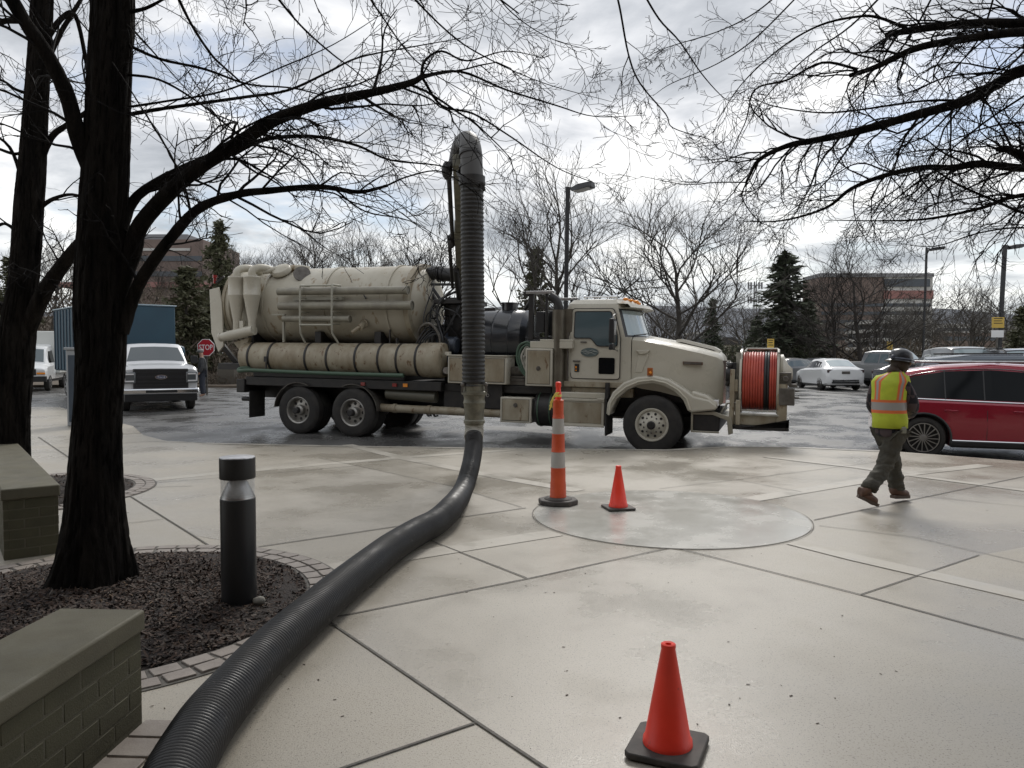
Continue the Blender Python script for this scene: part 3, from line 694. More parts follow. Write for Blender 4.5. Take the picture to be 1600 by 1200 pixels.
for x in (-7.68, -6.32, 0): f.cyl((x, -.95, .52), (x, .95, .52), .09, 14); f.sphere((x, 0, .53), .2, 12, 8)
f.cyl((-6.3, 0, .6), (-2.5, 0, .8), .06, 12); f.box(-2.6, .3, -.38, .38, .6, 1.25)
f.bar((-8.2, -.5, .62), (-5.8, -.5, .62), .1, .14); f.bar((-.7, -.48, .66), (.8, -.48, .62), .08, .1); f.bar((-.7, .48, .66), (.8, .48, .62), .08, .1)
tp('chassis_frame', f, blackm, .006)
f = MB(); f.box(-9.34, -9.12, -1.2, 1.2, .86, 1.16); f.box(-9.12, -4.3, -1.16, 1.16, 1.03, 1.22); f.box(-9.0, -5.2, -1.05, 1.05, 1.22, 1.34); f.box(-4.3, -2.0, -1.0, 1.0, 1.03, 1.19)
tp('deck', f, blackm, .015)
f = MB(); f.cyl((-9.36, -.95, .70), (-9.0, -.95, .70), .05); f.cyl((-9.36, .95, .70), (-9.0, .95, .70), .05); tp('tow_pipe', f, blackm)
for s in (-1, 1):
    m = MB(); m.box(-9.0, -8.985, s*.92-.27, s*.92+.27, .30, .90); tp('mudflap', m, rubber)
    m = MB(); m.box(-9.36, -9.34, s*.9-.2, s*.9+.2, .92, 1.04); tp('tail_light', m, redlens)
# rear wheel arch fenders
m = MB()
for x0 in (-7.68, -6.32):
    for s in (-1, 1):
        a0, a1 = (math.radians(65), math.radians(175)) if x0 == -7.68 else (math.radians(5), math.radians(115))
        ra = []
        for k in range(12):
            a = a0+(a1-a0)*k/11; ra.append([Vector((x0+q*math.cos(a), y, .52+q*math.sin(a))) for q, y in ((.60, s*.66), (.60, s*1.25), (.612, s*1.25), (.612, s*.66))])
        m.rings(ra)
tp('rear_fender', m, dullst, norm=True)
# debris tank
m = MB(); prof = []
for x, r in ((-9.92, .70), (-9.90, .90), (-9.80, .90), (-9.78, .86), (-9.6, .87), (-5.55, .87), (-5.40, .865), (-5.25, .83), (-5.10, .72), (-5.0, .5), (-4.96, .02)): prof.append((r, x))
m.lathex(prof, (0, 0, 2.86), 64, True, True, axis='x'); DT = tp('debris_tank', m, tanold, norm=True, ang=50)
m = MB()
for x in (-8.9, -7.3, -5.75): m.lathex([(.872, x-.03), (.895, x-.028), (.895, x+.028), (.872, x+.03)], (0, 0, 2.86), 64, False, False, axis='x')
tp('tank_band', m, tanold, parent=DT, norm=True)
m = MB(); m.lathex([(.80, -5.33), (.905, -5.32), (.905, -5.20), (.78, -5.19)], (0, 0, 2.86), 56, False, False, axis='x'); tp('front_flange', m, tandirty, parent=DT, norm=True)
m = MB(); m.lathex([(.02, -10.26), (.45, -10.2), (.78, -10.06), (.93, -9.98), (.93, -9.90), (.6, -9.9)], (0, 0, 2.86), 56, True, True, axis='x'); RD = tp('rear_door', m, tandirty, norm=True)
m = MB(); m.prism([(-10.30, 3.20), (-10.05, 3.25), (-9.95, 2.9), (-9.9, 1.9), (-10.05, 1.75), (-10.25, 2.2)], -.95, -.90); m.prism([(-10.30, 3.20), (-10.05, 3.25), (-9.95, 2.9), (-9.9, 1.9), (-10.05, 1.75), (-10.25, 2.2)], .90, .95); tp('hinge_plate', m, tan, parent=RD, bev=.01)
m = MB(); m.cyl((-10.14, -.95, 3.34), (-10.14, -.95, 3.46), .035); m.cyl((-10.14, -.95, 3.46), (-10.14, -.95, 3.53), .05); tp('beacon', m, redlens, parent=RD)
m = MB(); m.bar((-10.10, -.96, 3.36), (-9.9, -.92, 3.50), .04); m.bar((-10.3, -.6, 2.0), (-9.9, -.5, 1.5), .1); m.bar((-10.3, .6, 2.0), (-9.9, .5, 1.5), .1); m.box(-10.1, -9.5, -.9, .9, 1.36, 1.5); tp('rear_latch', m, blackm, parent=RD)
m = MB(); 
for x in (-9.3, -7.5, -6.0): m.box(x-.08, x+.08, -.75, .75, 1.3, 2.25)
m.box(-9.6, -5.3, -.62, -.5, 1.3, 1.95); m.box(-9.6, -5.3, .5, .62, 1.3, 1.95); tp('tank_cradle', m, blackm, .01)
# domes and hatch on the tank
m = MB(); c = Vector((-8.62, -.52, 3.62)); m.lathex([(.22, -.02), (.235, .0), (.235, .04), (.2, .09), (.1, .125), (.01, .13)], (0, 0, 0), 28, True, True, axis='y')
rot = Matrix.Translation(c) @ Matrix.Rotation(math.radians(-52), 4, 'X').to_4x4(); m.v = [rot @ Vector((v.x, -v.y, v.z)) for v in m.v]; tp('manway_dome', m, tanold, parent=DT, norm=True)
m = MB(); m.lathex([(.16, -.1), (.16, .05), (.19, .055), (.19, .085), (.02, .09)], (0, 0, 0), 24, True, True, axis='y')
rot = Matrix.Translation(Vector((-8.05, -.55, 3.52))) @ Matrix.Rotation(math.radians(-30), 4, 'X').to_4x4() @ Matrix.Rotation(math.radians(25), 4, 'Z').to_4x4(); m.v = [rot @ Vector((v.x, -v.y, v.z)) for v in m.v]; tp('inspection_port', m, dullst, parent=DT, norm=True)
m = MB(); m.cyl((-6.3, -.8, 2.42), (-6.3, -.99, 2.32), .07, 16); m.cyl((-6.3, -.97, 2.35), (-6.46, -1.02, 2.22), .045, 12); m.lathex([(.1, -.83), (.1, -.8)], (-6.3, 0, 2.42), 16); tp('drain_valve', m, tandirty, parent=DT)
m = MB(); m.box(-5.62, -5.60, -.93, -.88, 1.95, 2.3); m.box(-5.45, -5.42, -.95, -.86, 2.0, 2.12); m.tube([(-7.0, -.05, 3.72), (-7.0, -.05, 3.8), (-6.9, -.05, 3.8), (-6.9, -.05, 3.72)], .012, 8); m.tube([(-6.3, -.83, 3.05), (-6.2, -.9, 2.95)], .014, 8); tp('lifting_lug', m, blackm, parent=DT)
# cyclones
for k, x in enumerate((-9.43, -9.02)):
    m = MB(); m.lathe([(.02, 3.47), (.185, 3.47), (.195, 3.455), (.195, 3.43), (.188, 3.42), (.188, 3.06), (.195, 3.05), (.188, 3.03), (.085, 2.47), (.085, 2.2)], 30, (x, -1.06, 0))
    cy = tp('cyclone', m, tan, norm=True, ang=40)
    m = MB(); m.tube(catmull([(x, -1.06, 3.46), (x, -1.05, 3.58), (x+.05, -.95, 3.66), (x+.12, -.75, 3.68), (x+.2, -.45, 3.62)], 5), .085, 18); tp('elbow', m, tanold, parent=cy)
m = MB(); m.tube([(-9.84, -1.08, 2.10), (-9.6, -1.08, 2.14), (-8.95, -1.08, 2.27)], [.09, .115, .115], 22); m.box(-9.32, -9.22, -1.12, -1.02, 2.25, 2.47); m.cyl((-9.84, -1.08, 2.10), (-9.88, -1.08, 2.09), .1, 20); tp('cyclone_manifold', m, tan)
m = MB(); m.tube(catmull([(-8.95, -.8, 3.60), (-8.75, -.6, 3.66), (-8.4, -.35, 3.72), (-8.1, -.2, 3.70)], 5), .07, 14); tp('vent_pipe', m, tanold)
m = MB(); m.prism([(-9.58, 1.98), (-9.15, 2.1), (-9.3, 1.7)], -1.0, -.9); tp('gusset', m, tandirty)
# nozzle pipes on the rack
for z, x0, x1, r in ((3.12, -8.33, -5.12, .085), (2.80, -8.3, -5.02, .09), (2.52, -8.2, -6.5, .07)):
    m = MB(); m.tube([(x0, -1.04, z), (x1, -1.04, z-.01)], r, 22, False); m.tube([(x0+.01, -1.04, z), (x1-.012, -1.04, z-.01)], r*.86, 18); m.lathex([(r*.85, x1-.04), (r*1.12, x1-.04), (r*1.12, x1), (r*.85, x1)], (0, -1.04, z-.01), 22, False, False, axis='x'); tp('suction_pipe', m, mat('pipe_tan', (.27, .255, .20), .45, .1, col2=(.20, .185, .15), nscale=4), norm=True)
m = MB()
for x in (-7.66, -6.86):
    y = -1.19; m.tube([(x, -.85, 3.24), (x, y+.04, 3.24), (x, y, 3.20), (x, y, 2.44), (x, y+.02, 2.2), (x+(.02 if x < -7 else .06), -1.02, 1.99)], .022, 8)
    for z in (2.96, 2.66, 2.4): m.tube([(x, y, z), (x, -.88, z)], .016, 6)
m.tube([(-7.66, -1.19, 3.225), (-6.86, -1.19, 3.225)], .02, 8); m.tube([(-7.66, -1.19, 2.38), (-6.86, -1.19, 2.38)], .02, 8); m.box(-8.0, -6.75, -.98, -.9, 2.93, 3.0); m.box(-8.55, -8.2, -.99, -.93, 2.60, 2.63); m.box(-8.25, -8.22, -1.0, -.94, 2.0, 2.6)
tp('pipe_rack', m, mat('rack_paint', (.36, .35, .29), .5))
# long lower tube with straps
LT = (0, -.90, 1.66)
m = MB(); m.lathex([(.02, -9.30), (.30, -9.30), (.325, -9.28), (.33, -9.2), (.34, -4.76), (.3, -4.75)], LT, 44, axis='x'); WT = tp('water_tube', m, tandirty, norm=True)
m = MB(); m.lathex([(.34, -4.82), (.36, -4.81), (.362, -4.74), (.368, -4.70), (.365, -4.36), (.35, -4.33), (.25, -4.30), (.02, -4.29)], LT, 44, True, True, axis='x'); tp('end_cap', m, tandirty, parent=WT, norm=True)
for x in (-9.02, -8.47, -7.52, -6.98, -6.28, -5.73, -5.3, -4.86):
    m = MB(); m.lathex([(.335, x-.025), (.347, x-.024), (.347, x+.024), (.335, x+.025)], LT, 40, False, False, axis='x'); tp('strap', m, blackm, parent=WT, norm=True)
m = MB(); m.box(-8.55, -8.47, -1.26, -1.22, 1.56, 1.68); m.bar((-8.5, -1.24, 1.55), (-8.5, -1.25, 1.40), .025); tp('strap_buckle', m, blackm, parent=WT)
m = MB(); m.tube(catmull([(-9.0, -1.12, 1.42), (-9.2, -1.22, 1.40), (-9.19, -1.28, 1.35), (-8.9, -1.29, 1.37), (-8.2, -1.28, 1.36), (-7.0, -1.28, 1.345), (-5.9, -1.27, 1.34), (-5.1, -1.26, 1.34)], 6), .042, 14); tp('green_hose', m, greenhose)
for x in (-6.1, -5.35, -5.1):
    m = MB(); m.box(x-.05, x+.05, -1.185, -1.165, 1.1, 1.17); tp('marker_light', m, amber if x > -5.2 else redlens)
m = MB(); m.cyl((-5.62, -.98, .94), (-4.48, -.98, .90), .12, 24); tp('air_tank', m, mat('air_tank_olive', (.12, .115, .09), .4, .2))
m = MB(); m.tube([(-5.75, -1.02, .64), (-5.3, -1.02, .63), (-2.95, -1.02, .62)], .085, 20); m.lathex([(.1, -5.45), (.1, -5.38)], (0, -1.02, .635), 20, axis='x'); m.lathex([(.1, -4.65), (.1, -4.58)], (0, -1.02, .63), 20, axis='x'); tp('water_pipe', m, tandirty)
m = MB()
for x in (-4.9, -4.7, -4.55): m.tube([(x, -1.0, .56), (x+.05, -1.0, .50), (x+.12, -1.0, .52)], .02, 6)
tp('valve', m, blackm)
# boxes amidships
def cabinet(name, x0, x1, z0, z1, y0=-1.23, dep=.5, latch=True, inset=.045):
    m = MB(); m.box(x0, x1, y0, y0+dep, z0, z1); o = tp(name, m, tan, .015)
    d = MB(); d.box(x0+inset, x1-inset, y0-.012, y0+.01, z0+inset, z1-inset); dd = tp('cabinet_door', d, tandirty, .008, parent=o)
    g = MB()
    for a, b in (((x0+inset-.008, z0+inset-.008), (x1-inset+.008, z1-inset+.008)),): g.box(a[0], b[0], y0-.003, y0+.005, a[1], b[1])
    tp('door_gap', g, blackm, parent=o)
    if latch:
        l = MB(); xc = (x0+x1)/2; zc = z1-inset-.11 if latch == 1 else (z0+z1)/2-.02; l.lathex([(.04, y0-.024), (.045, y0-.012)], (xc, 0, zc), 16); l.box(xc-.014, xc+.014, y0-.034, y0-.02, zc-.035, zc+.035); tp('latch', l, dullst, parent=dd)
    return o
cabinet('toolbox', -4.12, -2.86, 1.21, 1.76, latch=0); m = MB(); m.box(-4.14, -2.84, -1.26, -.7, 1.762, 1.785); m.box(-4.2, -4.1, -1.2, -1.1, 1.78, 1.84); tp('toolbox_lid', m, tan, .004)
cabinet('toolbox', -2.98, -2.34, .47, .97); m = MB(); m.box(-2.34, -2.24, -1.17, -.75, .5, .95); tp('box_bracket', m, blackm, .01)
cabinet('toolbox', -2.47, -1.93, 1.20, 1.93, latch=2); m = MB(); m.box(-2.40, -1.55, -1.17, -.72, 1.935, 2.07); m.box(-2.2, -1.55, -1.17, -.8, 2.07, 2.11); m.box(-2.0, -1.5, -1.0, -.6, 1.2, 1.93); tp('cabinet_top', m, tan, .01)
m = MB(); m.lathex([(.02, -2.31), (.30, -2.31), (.34, -2.27), (.34, -1.92), (.3, -1.88), (.02, -1.88)], (0, -.88, .74), 32, axis='x'); tp('drum_tank', m, blackm, norm=True)
for x in (-2.22, -1.98):
    m = MB(); m.lathex([(.34, x-.012), (.352, x-.012), (.352, x+.012), (.34, x+.012)], (0, -.88, .74), 32, False, False, axis='x'); tp('drum_strap', m, greenhose, norm=True)
m = MB(); m.box(-3.05, -2.5, -1.0, -.4, 1.2, 1.28); m.box(-3.0, -2.55, -1.0, -.5, 1.34, 1.38); m.cyl((-2.95, -.9, 1.46), (-2.6, -.9, 1.46), .1, 16); m.box(-3.0, -2.55, -1.02, -.6, 1.28, 1.33); m.cyl((-2.78, -1.0, 1.5), (-2.78, -.6, 1.5), .07); tp('water_pump', m, dullst, .005)
for k in range(4):
    m = MB(); m.tube(catmull([(-2.52, -1.0-.02*k, 2.06-.05*k), (-2.66+.04*k, -1.05, 1.98-.06*k), (-2.70+.05*k, -1.08, 1.74), (-2.60+.05*k, -1.1, 1.5), (-2.46+.01*k, -1.12, 1.36+.03*k)], 6), .022, 8); m.tube(catmull([(-2.52, -1.0-.02*k, 2.06-.05*k), (-2.44, -1.0, 2.02-.05*k), (-2.38, -1.0, 1.96)], 4), .022, 8); tp('coiled_hose', m, greenhose if k < 2 else cuffm)
# black poly water tank
m = MB(); m.lathex([(.02, -3.92), (.5, -3.90), (.60, -3.82), (.61, -3.4), (.625, -3.38), (.61, -3.36), (.61, -3.05), (.625, -3.03), (.61, -3.0), (.60, -2.78), (.5, -2.68), (.02, -2.66)], (0, -.12, 2.13), 48, axis='x'); m.cyl((-3.2, -.12, 2.72), (-3.2, -.12, 2.86), .17, 24); m.cyl((-3.2, -.12, 2.86), (-3.2, -.12, 2.89), .19, 24); m.box(-3.9, -3.5, -.2, .2, 2.7, 2.78); tp('black_water_tank', m, polyt, norm=True)
m = MB(); m.box(-3.95, -2.6, -.7, .7, 1.19, 1.56); tp('tank_base', m, blackm, .02)
# light bar frame behind the cab
m = MB(); m.box(-2.56, -1.98, -1.0, -.86, 3.0, 3.06); m.box(-2.56, -1.98, .86, 1.0, 3.0, 3.06); tp('light_bar', m, steel, .01)
m = MB(); 
for x, wd in ((-2.46, .05), (-2.14, .025)):
    for y in (-.93, .93): m.box(x-wd, x+wd, y-.03, y+.03, 2.1, 3.0)
m.box(-2.5, -2.02, -.9, .9, 2.12, 2.16); m.box(-2.62, -2.52, -.98, -.86, 2.96, 3.05); m.tube([(-2.7, -.6, 2.72), (-2.52, -.8, 2.86), (-2.45, -.9, 2.9)], .04, 8); tp('headache_frame', m, blackm, .006)
m = MB(); m.box(-2.36, -2.18, -.95, -.6, 2.25, 2.66); m.box(-2.32, -2.0, -.5, .5, 2.2, 2.7); tp('engine_vent', m, plastb, .02)
# exhaust stack
m = MB(); m.cyl((-1.86, -1.06, 1.19), (-1.86, -1.06, 2.68), .125, 24); m.box(-1.98, -1.60, -1.02, -.9, 1.0, 2.7); m.lathe([(.13, 1.8), (.138, 1.8), (.138, 1.84), (.13, 1.84)], 24, (-1.86, -1.06, 0), False, False); tp('exhaust_stack', m, mat('stack_bronze', (.15, .135, .105), .4, .4, col2=(.10, .085, .065), nscale=4))
m = MB(); m.tube(catmull([(-1.86, -1.06, 2.60), (-1.86, -1.06, 2.74), (-1.91, -1.06, 2.86), (-2.04, -1.06, 2.95)], 5), .085, 18); tp('exhaust_tip', m, blackm)
# boom pedestal and equipment
m = MB(); m.box(-4.6, -4.1, -.35, .3, 1.2, 3.0); m.box(-4.75, -3.95, -.6, .5, 2.85, 2.95); m.lathe([(.34, 2.6), (.34, 2.85)], 24, (-4.35, -.1, 0)); m.box(-4.9, -4.62, -.5, -.1, 1.3, 2.4); m.box(-4.05, -3.95, -.6, .3, 1.25, 2.2)
PD = tp('boom_pedestal', m, blackm, .015)
m = MB(); m.lathex([(.02, -4.62), (.16, -4.62), (.18, -4.58), (.18, -4.2), (.14, -4.17)], (0, -.62, 1.98), 20, axis='x'); m.cyl((-4.5, -.62, 2.1), (-4.5, -.62, 2.24), .1, 14); m.box(-4.75, -4.1, -.9, -.4, 1.62, 1.78); tp('hydraulic_motor', m, mat('motor_blue_grey', (.05, .06, .08), .35, .3))
m = MB(); rt = random.Random(4)
for k in range(16):
    a = Vector((rt.uniform(-5.0, -4.0), rt.uniform(-.75, -.3), rt.uniform(1.5, 2.4))); b = Vector((rt.uniform(-4.9, -4.1), rt.uniform(-.7, -.1), rt.uniform(2.4, 3.3)))
    mid = (a+b)/2+Vector((rt.uniform(-.3, .3), rt.uniform(-.3, 0), rt.uniform(-.1, .3))); m.tube(catmull([a, mid, b], 6), rt.choice((.014, .02, .026)), 7)
for k in range(6):
    x = -4.95+k*.08; m.tube(catmull([(x, -.8, 1.4), (x-.05, -.95, 1.9+.05*k), (x+.2, -.8, 2.35-.05*k), (x+.3, -.8, 1.7)], 6), .018, 7)
tp('hydraulic_lines', m, plastb)
m = MB(); m.tube(catmull([(-5.0, -.7, 1.95), (-4.95, -.85, 2.3), (-4.7, -.9, 2.42), (-4.48, -.9, 2.2), (-4.42, -.9, 1.8)], 6), .03, 10); tp('grey_hose_loop', m, dullst)
m = MB(); m.tube(catmull([(-5.15, 0, 3.05), (-5.2, -.02, 3.40), (-5.02, -.05, 3.56), (-4.7, -.1, 3.52), (-4.25, -.15, 3.47)], 6), .15, 22); 
for x in (-4.86, -4.76): m.lathex([(.15, x-.02), (.175, x-.018), (.175, x+.018), (.15, x+.02)], (0, -.09, 3.53), 22, False, False, axis='x')
m.tube([(-5.1, -.1, 3.2), (-4.9, -.15, 2.95), (-4.6, -.2, 2.85)], .05, 8); m.tube([(-5.0, -.2, 3.30), (-4.2, -.2, 3.28)], .028, 8); m.tube([(-4.95, -.2, 3.2), (-4.6, -.3, 2.8)], .035, 8); tp('suction_elbow', m, plastb)
m = MB(); m.cyl((-4.30, -1.0, 1.45), (-4.18, -1.16, 1.46), .07, 14); tp('round_fitting', m, steel)
m = MB(); m.box(-3.9, -3.0, -1.08, -.98, .72, 1.19); m.box(-4.3, -3.0, -1.0, -.9, .66, 1.03); tp('side_panel', m, blackm)
m = MB()
for x, z in ((-3.30, .98), (-3.42, .88)): m.lathex([(.022, -1.1), (.034, -1.1), (.034, -1.085), (.022, -1.085)], (x, 0, z), 14, False, False)
tp('air_fitting', m, steel)
# cab
def cab_ring(z, xb, xf, hw, bul, rb=.12):
    p = []
    for a in (0, 30, 60, 90): t = math.radians(a); p.append(Vector((xb+rb-rb*math.cos(t), -(hw-rb)-rb*math.sin(t), z)))
    for k in range(13):
        u = -1+2*k/12; xx = xf+bul*(1-abs(u)**2.4); yy = u*(hw-.02) if abs(u) < .999 else u*(hw-.02); p.append(Vector((xx, yy, z)))
    for a in (90, 60, 30, 0): t = math.radians(a); p.append(Vector((xb+rb-rb*math.cos(t), (hw-rb)+rb*math.sin(t), z)))
    return p
cab_rings = [cab_ring(1.20, -1.74, -.44, 1.03, .0), cab_ring(2.16, -1.74, -.46, 1.03, .0), cab_ring(2.17, -1.74, -.57, 1.03, .30), cab_ring(2.72, -1.74, -.72, .97, .26), cab_ring(2.80, -1.72, -.73, .95, .26), cab_ring(2.88, -1.64, -.78, .86, .2), cab_ring(2.91, -1.45, -.95, .6, .12)]
m = MB(); m.rings(cab_rings); CAB = tp('cab', m, tan, norm=True, ang=28)
def ws(u, v, off=.008):   # windshield surface point: u -1..1, v 0..1
    z = 2.17+.55*v; hw = 1.03-.06*v; xf = -.57-.15*v; bul = .30-.04*v; return Vector((xf+bul*(1-abs(u)**2.4)+off, u*(hw-.02), z))
for s in (-1, 1):
    g = MB(); grid = [[ws(s*(.05+.89*i/10), .06+.86*j/5) for i in range(11)] for j in range(6)]
    g.rings(grid, False, False, False); 
    g.build('windshield', glassl, CAB, norm=False)
m = MB(); m.rings([[ws(u/10, v, .003) for u in range(-10, 11)] for v in (0.0, .98)], False, False, False); tp('windshield_seal', m, plastb, parent=CAB)
m = MB(); m.bar(ws(-.8, .06, .03), ws(-.25, .14, .03), .02); m.bar(ws(.25, .08, .03), ws(.8, .14, .03), .02); tp('wiper', m, plastb, parent=CAB)
yS = -1.03
def side_y(z, off=.006): return -(1.03-max(0, z-2.17)/.55*.06)-off
def cpanel(name, poly, m, off=.006, th=.012, parent=CAB):
    """polygon laid on the near side of the cab, a few mm thick"""
    o = []
    for s in (-1, 1):
        q = MB(); n = len(poly)
        for k in (0, 1):
            for x, z in poly: q.addv((x, (side_y(z, off-th*k))*(-s), z))
        q.face(range(n)); q.face(range(2*n-1, n-1, -1))
        for i in range(n): j = (i+1) % n; q.face((i, j, n+j, n+i))
        o.append(q.build(name, m, parent, norm=True))
    return o[0]
def rpoly(pts, r=.04, k=4):
    o = []; n = len(pts)
    for i in range(n):
        a, b, c = Vector(pts[i-1]), Vector(pts[i]), Vector(pts[(i+1) % n]); u = (a-b).normalized(); v = (c-b).normalized(); rr = min(r, (a-b).length*.45, (c-b).length*.45)
        p, q = b+u*rr, b+v*rr
        for t in range(k+1): t /= k; o.append(tuple((1-t)**2*p+2*t*(1-t)*b+t*t*q))
    return o
door = [(-1.60, 1.37), (-.66, 1.37), (-.66, 2.16), (-.80, 2.70), (-1.60, 2.70)]
cpanel('door_gap', rpoly([(-1.615, 1.355), (-.645, 1.355), (-.645, 2.165), (-.785, 2.715), (-1.615, 2.715)], .07), blackm, .003, .01)
DR = cpanel('door', rpoly(door, .06), tan, .012, .014)
cpanel('window_seal', rpoly([(-1.56, 2.13), (-1.22, 2.13), (-1.10, 1.98), (-.70, 1.98), (-.70, 2.20), (-.84, 2.66), (-1.56, 2.66)], .05), plastb, .016, .01, DR)
cpanel('side_window', rpoly([(-1.54, 2.15), (-1.21, 2.15), (-1.09, 2.0), (-.72, 2.0), (-.72, 2.20), (-.855, 2.64), (-1.54, 2.64)], .04), glassm, .0185, .01, DR)
cpanel('lower_window', rpoly([(-1.06, 1.46), (-.75, 1.46), (-.75, 1.77), (-1.06, 1.77)], .03), glassd, .018, .01, DR)
em = [(-1.24+.175*math.cos(t*math.pi/16), 1.87+.085*math.sin(t*math.pi/16)) for t in range(32)]
EM = cpanel('door_emblem', em, mat('emblem_green_grey', (.09, .12, .12), .4), .016, .008, DR)
for k, (aa, zz) in enumerate(((.165, .004), (.12, .03), (.12, -.022))):
    q = MB(); q.tube([(-1.24-aa+.3*aa*i/4*2.2*3/2.0 if 0 else -1.24-aa+2*aa*i/8, side_y(1.87, .020), 1.87+zz+.014*math.sin(i*1.2+k)) for i in range(9)], .005, 6); tp('emblem_lettering', q, mat('emblem_grey', (.36, .38, .36), .5), parent=EM)
m = MB(); m.box(-1.53, -1.44, yS-.022, yS-.01, 1.49, 1.64); tp('reflector', m, plastb, parent=DR); m = MB(); m.box(-1.515, -1.485, yS-.026, yS-.02, 1.56, 1.60); m.box(-1.515, -1.485, yS-.026, yS-.02, 1.51, 1.53); tp('reflector_lens', m, amber, parent=DR)
m = MB(); m.box(-1.42, -1.30, yS-.025, yS-.012, 2.05, 2.075); tp('name_plate', m, dullst, parent=DR)
m = MB(); m.box(-1.56, -1.42, yS-.045, yS-.012, 1.68, 1.71); m.bar((-.56, yS-.06, 1.5), (-.56, yS-.06, 2.1), .025) if 0 else None; tp('door_handle', m, dullst, parent=DR)
m = MB(); m.bar((-1.66, yS-.05, 1.35), (-1.66, yS-.05, 2.25), .022); m.box(-1.67, -1.65, yS-.05, yS, 1.36, 1.39); m.box(-1.67, -1.65, yS-.05, yS, 2.2, 2.23); tp('grab_bar', m, dullst, parent=CAB)
# interior hint: seat and far window show dark
m = MB(); m.box(-1.80, -.40, -.99, .99, 1.02, 1.19); m.box(-1.8, -.5, -1.06, -.99, 1.2, 1.31); tp('cab_sill', m, tandirty, .01)
for s in (-1, 1):
    m = MB(); m.box(-.80, -.70, s*1.30-.11, s*1.30+.11, 2.05, 2.50); m.box(-.80, -.71, s*1.30-.1, s*1.30+.1, 1.92, 2.03); o = tp('mirror', m, plastb, .02, parent=CAB); m = MB(); m.tube([(-.74, s*1.0, 2.62), (-.74, s*1.3, 2.56), (-.74, s*1.3, 1.95), (-.70, s*1.0, 1.90)], .014, 8); m.build('mirror_arm', steel, o)
    m = MB(); m.box(-.705, -.695, s*1.30-.09, s*1.30+.09, 2.2, 2.45); m.build('mirror_glass', redlens if 0 else steel, o)
m = MB(); m.rings([[ws(u/10, 1.0, .02+.0*u)+Vector((0, 0, .0)) for u in range(-10, 11)], [ws(u/10, 1.02, .24) for u in range(-10, 11)], [ws(u/10, 1.14, .20) for u in range(-10, 11)], [ws(u/10, 1.16, -.02) for u in range(-10, 11)]], False, False, False); tp('sun_visor', m, tan, parent=CAB, norm=True)
for y in (-.7, -.35, 0, .35, .7):
    m = MB(); m.sphere((-.66+.1*(1-abs(y)), y, 2.90), .045, 10, 6, 1.3, 1, .7); tp('roof_marker', m, amber, parent=CAB)
for y in (-.45, .3):
    m = MB(); m.tube([(-1.5, y, 2.97), (-1.0, y, 2.97), (-.9, y, 2.97), (-.84, y, 2.97)], [.012, .016, .03, .055], 12); m.cyl((-1.3, y, 2.88), (-1.3, y, 2.97), .012, 6); m.cyl((-1.05, y, 2.87), (-1.05, y, 2.97), .012, 6); m.sphere((-1.5, y, 2.97), .03, 8, 6); tp('air_horn', m, chrome, parent=CAB)
# hood
def hr(x, hw, zt, cr, zb):
    o = []
    for k in range(-10, 11):
        u = k/10; au = abs(u)
        if au > .82: yy = hw*(1 if u > 0 else -1); t = (1-au)/.18; z = zb+(zt-.07-zb)*t
        else:
            yy = u/.82*(hw-.0); v = au/.82; yy = (1 if u > 0 else -1)*hw*(1-(1-v)**1.0)*1.0 if u else 0; z = zt-.07+.07*(1-max(0, (v-.72)/.28)**2)**.5+cr*(1-v)
            z = zt-.07*(max(0, (v-.75)/.25)**2)+cr*(1-v)
        o.append(Vector((x, yy, z)))
    return o
hood = [hr(-.44, .98, 2.165, .06, 1.25), hr(-.25, .97, 2.15, .06, 1.2), hr(.1, .93, 2.085, .07, 1.15), hr(.5, .87, 2.0, .08, 1.05), hr(.85, .80, 1.925, .08, .95), hr(1.10, .735, 1.86, .08, .92), hr(1.19, .70, 1.80, .06, .93), hr(1.22, .66, 1.70, .02, .95)]
m = MB(); m.rings(hood); HD = tp('hood', m, tan, norm=True, ang=40)
m = MB(); m.rings([[Vector((x, y, z)) for y, z in ((-.34, h0), (-.30, h0+.06), (.30, h0+.06), (.34, h0))] for x, h0 in ((.3, 2.08), (.4, 2.09), (1.0, 1.95), (1.12, 1.88))]); tp('hood_crest', m, tan, parent=HD, norm=True)
m = MB(); m.prism([(-.36, 1.92), (-.10, 1.93), (-.16, 1.86), (-.28, 1.84)], -1.02, -.93); m.prism([(-.30, 1.86), (-.12, 1.86), (-.24, 1.5), (-.38, 1.5)], -.985, -.93); tp('air_intake', m, tan, .01, parent=HD, norm=True)
m = MB(); m.prism([(.50, 1.665), (.86, 1.66), (.86, 1.715), (.50, 1.725)], -.90, -.82); tp('side_name_plate', m, mat('plate_brown', (.10, .055, .035), .4), .005, parent=HD, norm=True)
m = MB(); m.prism([(.52, 1.675), (.84, 1.671), (.84, 1.705), (.52, 1.714)], -.905, -.88); tp('plate_lettering', m, dullst, parent=HD, norm=True)
m = MB(); m.box(1.19, 1.25, -.58, .58, .98, 1.72); tp('grille', m, blackm, .01, parent=HD)
m = MB(); [m.box(1.25, 1.265, -.56+.08*k, -.54+.08*k, 1.0, 1.70) for k in range(15)]; m.box(1.2, 1.27, -.62, -.58, .95, 1.75); m.box(1.2, 1.27, .58, .62, .95, 1.75); tp('grille_bars', m, chrome, parent=HD)
